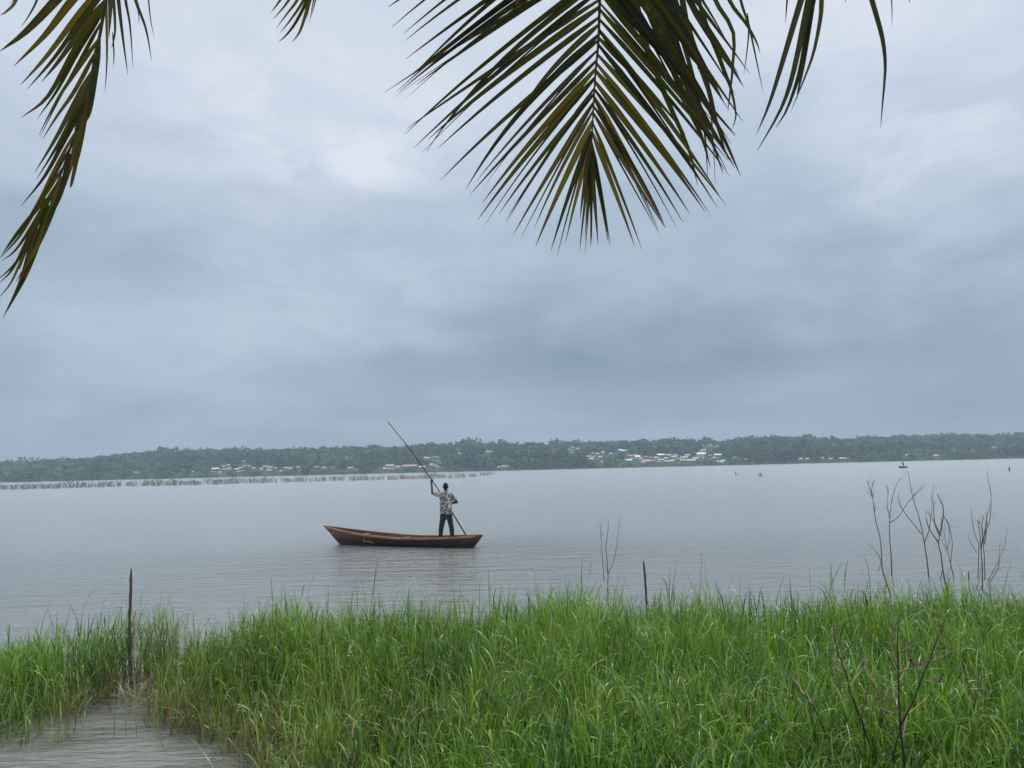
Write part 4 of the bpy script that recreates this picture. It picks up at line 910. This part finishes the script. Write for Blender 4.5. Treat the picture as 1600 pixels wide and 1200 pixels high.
def blades(P0, az_, th0, th1, ln, wid, NS, tint_, dry_, power=1.5, twist=None):
    """curved tapering strips; angles from vertical"""
    n = len(P0); T = np.linspace(0, 1, NS + 1)
    C = np.zeros((n, NS + 1, 3)); C[:, 0] = P0; D = np.zeros((n, NS + 1, 3))
    for i in range(NS + 1):
        th = th0 + (th1 - th0) * T[i] ** power
        D[:, i] = np.stack([np.sin(th) * np.cos(az_), np.sin(th) * np.sin(az_), np.cos(th)], 1)
        if i: C[:, i] = C[:, i - 1] + .5 * (D[:, i] + D[:, i - 1]) * (ln / NS)[:, None]
    side = np.stack([-np.sin(az_), np.cos(az_), np.zeros(n)], 1)
    if twist is None: twist = rng.normal(0, .5, n)
    Wd = wid[:, None] * (np.minimum(1, .45 + 2.2 * T) * (1 - T ** 2.2) + .02)[None]
    ang = twist[:, None] * T[None]
    nrm = np.cross(np.repeat(side[:, None], NS + 1, 1), D)
    S = side[:, None] * np.cos(ang)[..., None] + nrm * np.sin(ang)[..., None]
    A = C - S * (Wd / 2)[..., None]; B = C + S * (Wd / 2)[..., None]
    V = np.stack([A, B], 2).reshape(n, -1, 3)
    q = np.array([[2 * i, 2 * i + 1, 2 * i + 3, 2 * i + 2] for i in range(NS)])
    Q = (np.arange(n)[:, None, None] * (2 * (NS + 1)) + q[None])
    return V.reshape(-1, 3), Q.reshape(-1, 4), np.repeat(tint_, 2 * (NS + 1)), np.repeat(dry_, 2 * (NS + 1)), np.tile(np.repeat(T, 2), n)
cx, cy, ce, cn = culms(82000)
n = len(cx)
cz_ = np.maximum(ground_z(cx, cy), -.12)
left_st = (cx < -3.9)
hgt = rng.normal(.74, .10, n) * (1 + .16 * cn) * np.where(left_st, .95, 1)
hgt *= .72 + .28 * sm(3.0, 6.5, cy)
hgt *= 1 - .34 * np.exp(-((cx - 2.05) / .75) ** 2) * sm(4.9, 4.2, cy)
hgt *= 1 * (.55 + .45 * sm(0, 1.6, ce + np.where(left_st, 2, 0)))
tall = rng.random(n) < .06; hgt[tall] *= rng.uniform(1.1, 1.4, tall.sum())
edge_dry = np.exp(-np.maximum(ce, 0) / 1.1) * (cx > -4.3) * (cy > 5.0)
leanaz = rng.uniform(0, 2 * math.pi, n); lean = np.abs(rng.normal(0, .12, n)) + .02
parts = []
ct = np.clip(rng.normal(.40, .2, n) + .3 * cn, 0, 1)
# stems
P0 = np.stack([cx, cy, cz_], 1)
sdry = (rng.random(n) < .10 + .45 * edge_dry).astype(float) * rng.uniform(.5, 1, n)
parts.append(blades(P0, leanaz, lean * .5, lean * 1.6, hgt * .92, np.full(n, .0065), 4, np.clip(ct + .1, 0, 1), np.clip(sdry + .15, 0, 1), 1.0))
def along(f):
    th = lean * (.5 + .55 * f); return P0 + np.stack([np.sin(th) * np.cos(leanaz), np.sin(th) * np.sin(leanaz), np.cos(th)], 1) * (hgt * .92 * f)[:, None]
NL = 6
for k in range(NL):
    f = (.16 + .80 * k / (NL - 1)) + rng.normal(0, .05, n); f = np.clip(f, .05, .97)
    P = along(f); a = leanaz + k * 2.6 + rng.normal(0, .7, n)
    ln = rng.uniform(.16, .37, n) * (.66 + .34 * sm(3.0, 6.5, cy)) * (.85 + .3 * hgt / .7) * np.where(left_st, .9, 1)
    near = np.clip((6.0 - cy) / 3, 0, 1)
    wd = rng.uniform(.0055, .0125, n) * (1 + .1 * near)
    upr = rng.random(n) < (.50 - .2 * near)
    th0 = np.abs(rng.normal(.22, .12, n)); th1 = np.where(upr, rng.uniform(.3, .8, n), rng.uniform(1.2, 2.5, n))
    d = (rng.random(n) < (.03 + .8 * edge_dry * (1 - f))).astype(float) * rng.uniform(.6, 1, n)
    d = np.maximum(d, (rng.random(n) < .26 * (1 - f) ** 2 + .12 * np.clip(cn, 0, 1)).astype(float) * .8)
    tt = np.clip(ct + rng.normal(0, .2, n) + .2 * (f - .5), 0, 1)
    tt = np.where(rng.random(n) < .012, 1.0, tt); d = np.maximum(d, (rng.random(n) < .30 * edge_dry).astype(float) * rng.uniform(.4, .9, n))
    if k in (1, 3):
        sel = rng.random(n) < .75
    else: sel = rng.random(n) < .93
    parts.append(blades(P[sel], a[sel], th0[sel], th1[sel], ln[sel], wd[sel], 6, tt[sel], d[sel]))
# straw litter lying at the water's edge
ns = 5200
yy = rng.uniform(3.0, 8.6, ns); xx = bnd(yy) + np.abs(rng.normal(0, .75, ns)) - .12
lf = rng.random(ns) < .22; xx[lf] = rng.uniform(-7, -4.2, lf.sum()); yy[lf] = rng.uniform(7.6, 8.6, lf.sum())
zz = np.maximum(ground_z(xx, yy), 0.0) + rng.uniform(.0, .16, ns)
parts.append(blades(np.stack([xx, yy, zz], 1), rng.uniform(0, 6.28, ns), rng.uniform(.3, 1.5, ns), rng.uniform(1.2, 2.0, ns), rng.uniform(.12, .42, ns), rng.uniform(.004, .009, ns), 4, rng.random(ns), rng.uniform(.7, 1, ns)))
# single stems out in the open water at the left
pts_ = []
for px, py in [(160,1152),(178,1154),(196,1148),(213,1153),(233,1192),(63,1128),(76,1122),(90,1121),(112,1116),(140,1112),(40,1136),(54,1133),(25,1140),(390,1190),(420,1196),(440,1192),(455,1180)]:
    q = gnd(px, py); pts_.append((q.x, q.y, -.02))
pts_ = np.array(pts_); k = len(pts_)
parts.append(blades(pts_, rng.uniform(0, 6.28, k), np.zeros(k), rng.uniform(.0, .5, k), rng.uniform(.18, .5, k), np.full(k, .008), 6, rng.uniform(0, .5, k), rng.uniform(0, .3, k)))
for a, b, c_, hh in [((333, 1199), (312, 1182), (291, 1150), .16), ((262, 1185), (247, 1163), (236, 1128), .30), ((336, 1194), (326, 1172), (322, 1145), .25)]:
    q0 = gnd(*a); q1 = gnd(*c_, hh); d = q1 - q0; ln = np.array([d.length * 1.05]); az0 = np.array([math.atan2(d.y, d.x)]); th = np.array([math.acos(d.z / d.length)])
    parts.append(blades(np.array([tuple(q0)]), az0, th * .8, th * 1.2, ln, np.array([.012]), 10, np.array([.35]), np.array([.1]), 1.0, np.array([.3])))
off = 0; VV, QQ, TT, DD, AA = [], [], [], [], []
for v, q, a, b, c_ in parts:
    VV.append(v); QQ.append(q + off); TT.append(a); DD.append(b); AA.append(c_); off += len(v)
gme = np_mesh('marsh_grass', np.concatenate(VV), np.concatenate(QQ), {'tint': np.concatenate(TT), 'dry': np.concatenate(DD), 'along': np.concatenate(AA)}, smooth=True)
tag(link('marsh_grass', gme, None, (M_grass,)), 'tall green marsh grass along the lake edge with dry straw at its foot', 'grass', kind='stuff')
print('grass culms', n, 'faces', len(gme.polygons), 'trees', nt, 'brush', nb, 'houses', len(houses))

# ------------------------------------------------------------------ coconut palm whose fronds hang into the view
m, t, p = mat('palm_leaflet'); M_leaf = m
pt = t.attr('tint'); sp_ = t.noise(t.coord(), 26, 4, .6); st2 = t.noise(t.coord(), 90, 3, .6)
base = t.ramp(pt, [(0, (.007, .013, .005)), (.5, (.030, .034, .008)), (1, (.105, .084, .017))])
base = t.mix(t.ramp(sp_, [(.56, (0, 0, 0)), (.72, (1, 1, 1))]), base, t.ramp(st2, [(.4, (.05, .024, .008)), (.7, (.13, .075, .02))]))
base = t.mix(t.ramp(t.attr('tip'), [(.72, (0, 0, 0)), (.98, (.85, .85, .85))]), base, (.055, .030, .014))
t.set(p.inputs['Base Color'], base); p.inputs['Roughness'].default_value = .5; p.inputs['Specular IOR Level'].default_value = .3
tr = t.new('ShaderNodeBsdfTranslucent'); t.set(tr.inputs[0], t.mix(1.0, base, (1.9, 1.7, .6), 'MULTIPLY'))
mx = t.new('ShaderNodeMixShader'); mx.inputs[0].default_value = .4
t.l.new(p.outputs[0], mx.inputs[1]); t.l.new(tr.outputs[0], mx.inputs[2]); t.l.new(mx.outputs[0], next(n for n in t.n if n.type == 'OUTPUT_MATERIAL').inputs[0])
M_rach = wood_mat('palm_rachis', (.045, .035, .012), (.12, .09, .03), 8)
M_trunk = wood_mat('palm_trunk', (.10, .085, .07), (.26, .23, .19), 5, .9, (1, 1, 4))
class Leaf:
    def __init__(s): s.V, s.Q, s.T, s.P = [], [], [], []
    def add(s, C, wid, tint, face, fold=.25, prof=None):
        """leaflet along the points C, wid metres wide, folded along its midrib"""
        n = len(C); o = len(s.V)
        for i, c in enumerate(C):
            tt = i / (n - 1); d = (C[min(i + 1, n - 1)] - C[max(i - 1, 0)]).normalized()
            sd_ = d.cross(face)
            sd_ = sd_.normalized() if sd_.length > 1e-4 else d.orthogonal().normalized()
            nn = sd_.cross(d)
            w = wid * .5 * (min(1, .4 + 4 * tt) * max(.0, 1 - tt ** 1.75) ** .95 + .05) if prof is None else wid * .5 * prof(tt)
            s.V += [c - sd_ * w + nn * w * fold, c, c + sd_ * w + nn * w * fold]; e_ = min(1, abs(math.sin(len(s.V) * 12.9898 + o * .37)) * .25 + tt); s.T += [tint, min(1, tint + .22), tint]; s.P += [e_, tt * .9, e_]
        for i in range(n - 1):
            a = o + 3 * i; s.Q += [(a, a + 1, a + 4, a + 3), (a + 1, a + 2, a + 5, a + 4)]
    def build(s, name, parent):
        o = link(name, np_mesh(name, np.array([tuple(v) for v in s.V]), np.array(s.Q), {'tint': np.array(s.T), 'tip': np.array(s.P)}, smooth=True), parent, (M_leaf,)); return o
CROWN = Vector((.95, .15, 6.7))
palm = empty('coconut_palm', (1.9, -1.7, float(ground_z(1.9, -1.7)))); tag(palm, 'coconut palm whose drooping fronds hang into the top of the view', 'palm tree')
bm = bmesh.new()
S = spline([Vector((1.9, -1.7, .4)), Vector((1.75, -1.5, 2)), Vector((1.4, -.8, 4.4)), CROWN], 40)
tube(bm, S, [.17 - .05 * i / 40 + .012 * (i % 2) + (.05 if i < 2 else 0) for i in range(41)], 14); obj_bm('trunk', bm, M_trunk, palm, True)
def grow(p, d, ln, droop, n=11, wob=.0):
    out = [p.copy()]; d = d.normalized(); jit = Vector((random.gauss(0, wob), random.gauss(0, wob), 0))
    for i in range(n - 1):
        tt = (i + 1) / (n - 1); dd = (d + Vector((0, 0, -1)) * droop * tt ** 2 + jit * tt).normalized(); out.append(out[-1] + dd * (ln / (n - 1)))
    return out
def rachis(pts, parent, r0_=.024, r1=.0025, n=46):
    S = spline(pts, n); bm = bmesh.new(); tube(bm, S, [r0_ + (r1 - r0_) * (i / n) ** .4 for i in range(n + 1)], 7); obj_bm('rachis', bm, M_rach, parent, True); return S
TOCAM = lambda p: (CAM - p).normalized()
# -- main frond, hanging tip downwards in front of the camera
lf_ = Leaf(); tipY = 3.05
main_px = [(947, -240, 2.62), (942, -120, 2.84), (939, -50, 2.93), (937, 0, 2.97), (935, 64, 3.0), (930, 120, 3.03), (926, 192, 3.05), (923, 246, 3.06)]
mp = [at(*a) for a in main_px]
top = [CROWN, CROWN + Vector((-.15, .8, .28)), CROWN + Vector((-.35, 1.65, .10))]
ANG = ([-240, -120, -60, 0, 30, 64, 120, 150, 192, 215, 235, 246], [60, 57, 55, 53, 51, 47, 40, 36, 26, 17, 9, 2], [425, 420, 412, 385, 362, 338, 290, 258, 212, 184, 160, 142])
ctr = spline(mp, 400); cpx = [proj(c) for c in ctr]
def on_main(y):
    i = min(range(len(cpx)), key=lambda k: abs(cpx[k][1] - y)); return ctr[i], cpx[i]
y = 244.0
k = 0
while y > -225:
    for sgn in (-1, 1):
        yj = y + random.uniform(-2.5, 2.5) + (4 if sgn > 0 else 0)
        c, (qx, qy) = on_main(yj); Yc = c.y
        a = float(np.interp(yj, ANG[0], ANG[1])) + (0 if sgn < 0 else -float(np.interp(yj, [-100, -20, 30, 70, 120, 220], [22, 16, 10, 5, 2, 0]))) + random.gauss(0, 2.0); L_ = float(np.interp(yj, ANG[0], ANG[2])) * random.uniform(.93, 1.05)
        dpx = Vector((sgn * math.sin(R(a)), math.cos(R(a)))) ; d3 = (CR * dpx.x - CU * dpx.y) + fw * random.gauss(.0, .07)
        dr = .06 + random.uniform(0, .15) + (.2 if random.random() < .10 else 0)
        if random.random() < .08: L_ *= random.uniform(.62, .82)                # broken tips
        if random.random() < .05: dr += .45
        if sgn > 0 and yj < 20: L_ *= .93
        # leaflets start at a wider angle at the rachis, then swing down
        C = grow(c, d3, L_ * Yc / F, dr, 13, .05)
        face = (TOCAM(c) + Vector((sgn * random.gauss(.35, .25), 0, random.gauss(.1, .2)))).normalized()
        lf_.add(C, random.uniform(.021, .031) * (.70 + .30 * min(1, L_ / 260)) * (.85 if yj > 215 else 1), min(1, max(0, random.gauss(.45, .2) + float(np.interp(yj, [-100, 40, 200], [-.38, -.12, .22])))), face, random.uniform(.1, .4))
        if random.random() < .18:                              # split leaflet: a second thin strip beside it
            C2 = [q + (CR * sgn * -.012 + Vector((0, 0, -.015))) * (i / 6) for i, q in enumerate(C)]; lf_.add(C2, .011, .4, face)
    y -= 13.6 + random.uniform(-1.6, 1.6) if y < 225 else 9
    k += 1
for dx_, L_ in ((-6, 136), (1, 143)):
    c, _ = on_main(244); lf_.add(grow(c, -CU + CR * dx_ * .012, L_ * 3.06 / F, .0, 12), .013, .75, TOCAM(c), .3)
fr = lf_.build('frond', palm); rachis(top + mp, fr); fr['label'] = 'central frond hanging tip down'
def px_leaf(lf_, pts, Y, wpx, dY=.0, tint=None, fold=.3):
    n = 12; S2 = spline([Vector((a, b, 0)) for a, b in pts], n); C = [at(v.x, v.y, Y + dY * i / n) for i, v in enumerate(S2)]
    lf_.add(C, wpx * Y / F, random.uniform(.2, .7) if tint is None else tint, (TOCAM(C[0]) + Vector((random.gauss(0, .3), 0, random.gauss(0, .2)))).normalized(), fold)
def hang(lf_, S, i0, i1, step, ln, spread, dr=.5, wid=.028, mind=-60):
    """leaflets on the part of a frond that stays above the picture"""
    for i in range(i0, i1, step):
        tdir = (S[min(i + 1, len(S) - 1)] - S[max(i - 1, 0)]).normalized(); sd_ = tdir.cross(Vector((0, 0, 1))).normalized()
        for sgn in (-1, 1):
            d = (tdir * .55 + sd_ * sgn * spread + Vector((0, 0, -.15)))
            C = grow(S[i], d, ln * random.uniform(.85, 1.1), dr, 10, .05)
            if max(proj(q)[1] if q.y > .4 else -999 for q in C) > mind: continue
            lf_.add(C, wid, random.random() * .6, Vector((random.gauss(0, .3), -.3, -1)).normalized())
# -- second frond, behind the main one at right
lf_ = Leaf(); Y2 = 3.5
for pts, w in [([(1058,-70),(1077,0),(1118,70),(1145,108),(1162,136)], 11), ([(1080,-40),(1102,35),(1118,75),(1135,120),(1142,138),(1150,180),(1143,203)], 8), ([(1095,-60),(1117,0),(1145,48),(1145,100),(1140,150),(1137,175)], 7), ([(1125,-60),(1140,0),(1165,35),(1182,65),(1188,84)], 7),
    ([(1148,-60),(1157,0),(1170,40),(1182,95),(1193,147)], 5), ([(1168,20),(1170,50),(1166,90),(1162,118)], 3), ([(1025,-70),(1050,0),(1075,75),(1100,110),(1128,155)], 13), ([(1010,-60),(1040,20),(1085,150),(1120,215),(1148,262)], 12), ([(1000,-50),(1030,30),(1080,150),(1110,215),(1130,272)], 12),
    ([(985,-60),(1015,20),(1060,130),(1095,210),(1110,262)], 12), ([(1020,-20),(1050,70),(1095,145),(1135,225),(1157,275)], 11), ([(1035,-60),(1060,40),(1085,130),(1100,200),(1106,280)], 9), ([(1045,-40),(1075,60),(1105,140),(1112,190),(1118,292)], 6), ([(1090,105),(1110,125),(1128,154)], 5), ([(990,-60),(1000,40),(1040,150),(1075,230),(1090,290)], 11), ([(1060,-60),(1072,30),(1105,130),(1122,200),(1138,250)], 10)]:
    px_leaf(lf_, pts, Y2 + random.gauss(0, .08), w, random.uniform(-.1, .1), random.uniform(0, .45))
r2 = [CROWN, CROWN + Vector((.15, .9, .30)), CROWN + Vector((.2, 1.8, .05)), at(1040, -270, 3.2), at(1090, -110, 3.4), at(1120, -60, 3.42)]
S = spline(r2, 46); hang(lf_, S, 8, 40, 1, .85, .7)
fr = lf_.build('frond', palm); rachis(r2, fr)
# -- right-hand frond tips
lf_ = Leaf(); Y3 = 3.2
for pts, w in [([(1275,-70),(1252,0),(1225,90),(1203,160),(1182,210)], 11), ([(1280,-70),(1263,0),(1240,110),(1220,170),(1183,236)], 11), ([(1283,-60),(1270,0),(1258,70),(1248,118),(1230,170),(1212,200)], 10), ([(1276,-40),(1266,30),(1255,100),(1247,140),(1245,155)], 9), ([(1286,-60),(1284,0),(1282,30),(1272,80),(1258,120),(1235,176)], 8), ([(1236,-60),(1230,0),(1227,38)], 4),
    ([(1345,-60),(1362,0),(1375,45),(1381,75),(1383,110),(1379,160),(1376,200)], 8), ([(1390,-60),(1393,0),(1394,46)], 3), ([(1318,-50),(1320,-5),(1322,6)], 5), ([(1416,-40),(1420,-5),(1422,5)], 3)]:
    px_leaf(lf_, pts, Y3 + random.gauss(0, .06), w, random.uniform(-.08, .08), random.uniform(.1, .5))
r3 = [CROWN, CROWN + Vector((.4, .8, .35)), CROWN + Vector((.7, 1.6, .2)), at(1290, -330, 2.9), at(1300, -160, 3.15), at(1330, -80, 3.22), at(1390, -62, 3.25)]
S = spline(r3, 46); hang(lf_, S, 8, 40, 1, .8, .7)
fr = lf_.build('frond', palm); rachis(r3, fr)
# -- small tip at upper left of centre
lf_ = Leaf(); Y4 = 3.3
for pts, w in [([(452,-25),(438,0),(423,20)], 5), ([(465,-30),(450,2),(426,31)], 5), ([(478,-30),(465,0),(450,20),(431,45)], 6), ([(487,-30),(475,0),(455,30),(437,52)], 6), ([(492,-30),(480,0),(462,35),(447,55),(435,66)], 6), ([(495,-30),(484,0),(472,40),(465,55),(456,66)], 6), ([(496,-30),(490,0),(483,38)], 3), ([(499,-30),(493,0),(486,28)], 3), ([(493,-20),(486,0),(478,35)], 3)]:
    px_leaf(lf_, pts, Y4 + random.gauss(0, .04), w, .05)
r4 = [CROWN, CROWN + Vector((-.6, .7, .45)), CROWN + Vector((-1.2, 1.5, .4)), at(620, -420, 3.0), at(530, -170, 3.2), at(498, -45, 3.3)]
S = spline(r4, 46); hang(lf_, S, 8, 43, 1, .7, .7)
fr = lf_.build('frond', palm); rachis(r4, fr)
# -- left frond
lf_ = Leaf()
lr = [(188, -150, 2.85), (176, -60, 2.9), (165, 0, 2.93), (154, 65, 2.95), (130, 168, 3.0), (92, 280, 3.03), (52, 366, 3.05), (30, 420, 3.06)]
lp = [at(*a) for a in lr]; r5 = [CROWN, CROWN + Vector((-.9, .6, .45)), CROWN + Vector((-1.9, 1.4, .25)), CROWN + Vector((-2.35, 2.1, -.6))] + lp
for pts, w in [([(150,-70),(88,0),(40,50),(0,80)], 20), ([(165,-60),(113,0),(70,55),(22,103)], 18), ([(170,-30),(125,20),(75,85),(32,133)], 15), ([(168,-20),(128,30),(85,90),(42,140)], 13), ([(165,0),(125,50),(92,95),(65,128)], 12), ([(163,10),(118,75),(75,150),(33,184)], 11), ([(160,20),(125,75),(90,140),(58,186)], 12),
    ([(158,35),(128,90),(100,140),(62,215)], 10), ([(155,60),(120,110),(90,155),(60,212)], 9), ([(150,80),(118,140),(90,180),(66,218)], 10), ([(145,110),(115,165),(85,220),(54,270)], 10), ([(140,130),(110,190),(85,235),(57,280)], 9), ([(132,160),(100,220),(70,275),(33,322)], 10), ([(118,205),(85,265),(62,310),(38,350)], 9),
    ([(110,230),(75,290),(40,350),(0,402)], 8), ([(98,262),(60,320),(30,370),(-2,405)], 7), ([(90,285),(55,345),(25,390),(2,408)], 7), ([(80,300),(45,370),(20,420),(-3,444)], 8), ([(70,325),(40,390),(18,440),(-4,468)], 8), ([(58,350),(45,400),(30,445),(4,498)], 11), ([(75,320),(62,370),(40,430),(12,485)], 12), ([(95,275),(80,330),(55,390),(25,440)], 14), ([(50,370),(25,410),(-6,440)], 7), ([(72,310),(30,360),(4,395)], 7),
    ([(125,175),(118,230),(100,290),(80,340)], 15), ([(142,120),(135,170),(120,225),(112,260)], 13), ([(155,60),(148,120),(140,175),(130,195)], 14), ([(136,150),(130,200),(122,245),(116,262)], 10), ([(128,180),(124,225),(112,285),(108,293)], 9), ([(152,85),(146,135),(136,190)], 12), ([(110,240),(95,300),(75,345),(62,385)], 13),
    ([(163,-40),(166,20),(167,90),(164,146)], 8), ([(172,-60),(178,0),(180,50),(174,76)], 11), ([(180,-60),(185,0),(192,60),(200,118)], 9), ([(190,-60),(196,0),(203,40),(208,107)], 8), ([(200,-60),(212,0),(228,45),(237,95)], 8), ([(226,-60),(232,0),(236,35),(242,62)], 4), ([(176,50),(178,85),(177,105)], 3),
    ([(40,-50),(25,0),(10,18),(0,24)], 6), ([(70,-40),(58,0),(45,25),(33,42)], 5), ([(38,-40),(28,-8),(14,6)], 3), ([(205,-50),(216,20),(217,40)], 3), ([(170,-40),(172,10),(170,60)], 12)]:
    px_leaf(lf_, pts, 2.98 + random.gauss(0, .07), w * random.uniform(.55, .9), random.uniform(-.08, .08), random.uniform(.15, .85), .2)
S = spline(r5, 60); hang(lf_, S, 8, 30, 1, .8, .7, mind=-80)
fr = lf_.build('frond', palm); rachis(r5, fr, n=60); fr['label'] = 'yellowing ragged left frond hanging down'
# -- the rest of the crown, above and behind the view
for k, a in enumerate((2.7, 3.3, 4.0, 4.6, 5.2, 5.9)):
    lf_ = Leaf(); dv = Vector((math.cos(a), math.sin(a), 0)); up_ = random.uniform(.3, 1.0)
    rp = [CROWN, CROWN + dv * 1.0 + Vector((0, 0, up_)), CROWN + dv * 2.2 + Vector((0, 0, up_ * .9)), CROWN + dv * 3.2 + Vector((0, 0, -.5))]
    S = spline(rp, 46); hang(lf_, S, 8, 46, 1, .75, .7, mind=-30); fr = lf_.build('frond', palm); rachis(rp, fr)

# ------------------------------------------------------------------ haze over the lake
m = bpy.data.materials.new('lake_air'); m.use_nodes = True; t = NT(m.node_tree)
for n in list(t.n): t.n.remove(n)
pv = t.new('ShaderNodeVolumePrincipled'); pv.inputs['Color'].default_value = (.72, .88, .95, 1); pv.inputs['Density'].default_value = .00026; pv.inputs['Anisotropy'].default_value = 0.0
out = t.new('ShaderNodeOutputMaterial'); t.l.new(pv.outputs[0], out.inputs['Volume'])
bm = bmesh.new(); box(bm, (0, 1300, 36.0), (12600, 2960, 78.0))
haze = obj_bm('haze', bm, m); tag(haze, 'thin bluish haze over the lake', 'haze', kind='stuff')

# ------------------------------------------------------------------ render settings
sc.view_settings.view_transform = 'Standard'; sc.view_settings.look = 'None'; sc.view_settings.exposure = 0; sc.view_settings.gamma = 1; sc.view_settings.use_curve_mapping = False
sc.render.engine = 'CYCLES'; sc.cycles.max_bounces = 6; sc.cycles.transparent_max_bounces = 8; sc.cycles.volume_bounces = 0; sc.cycles.use_denoising = True
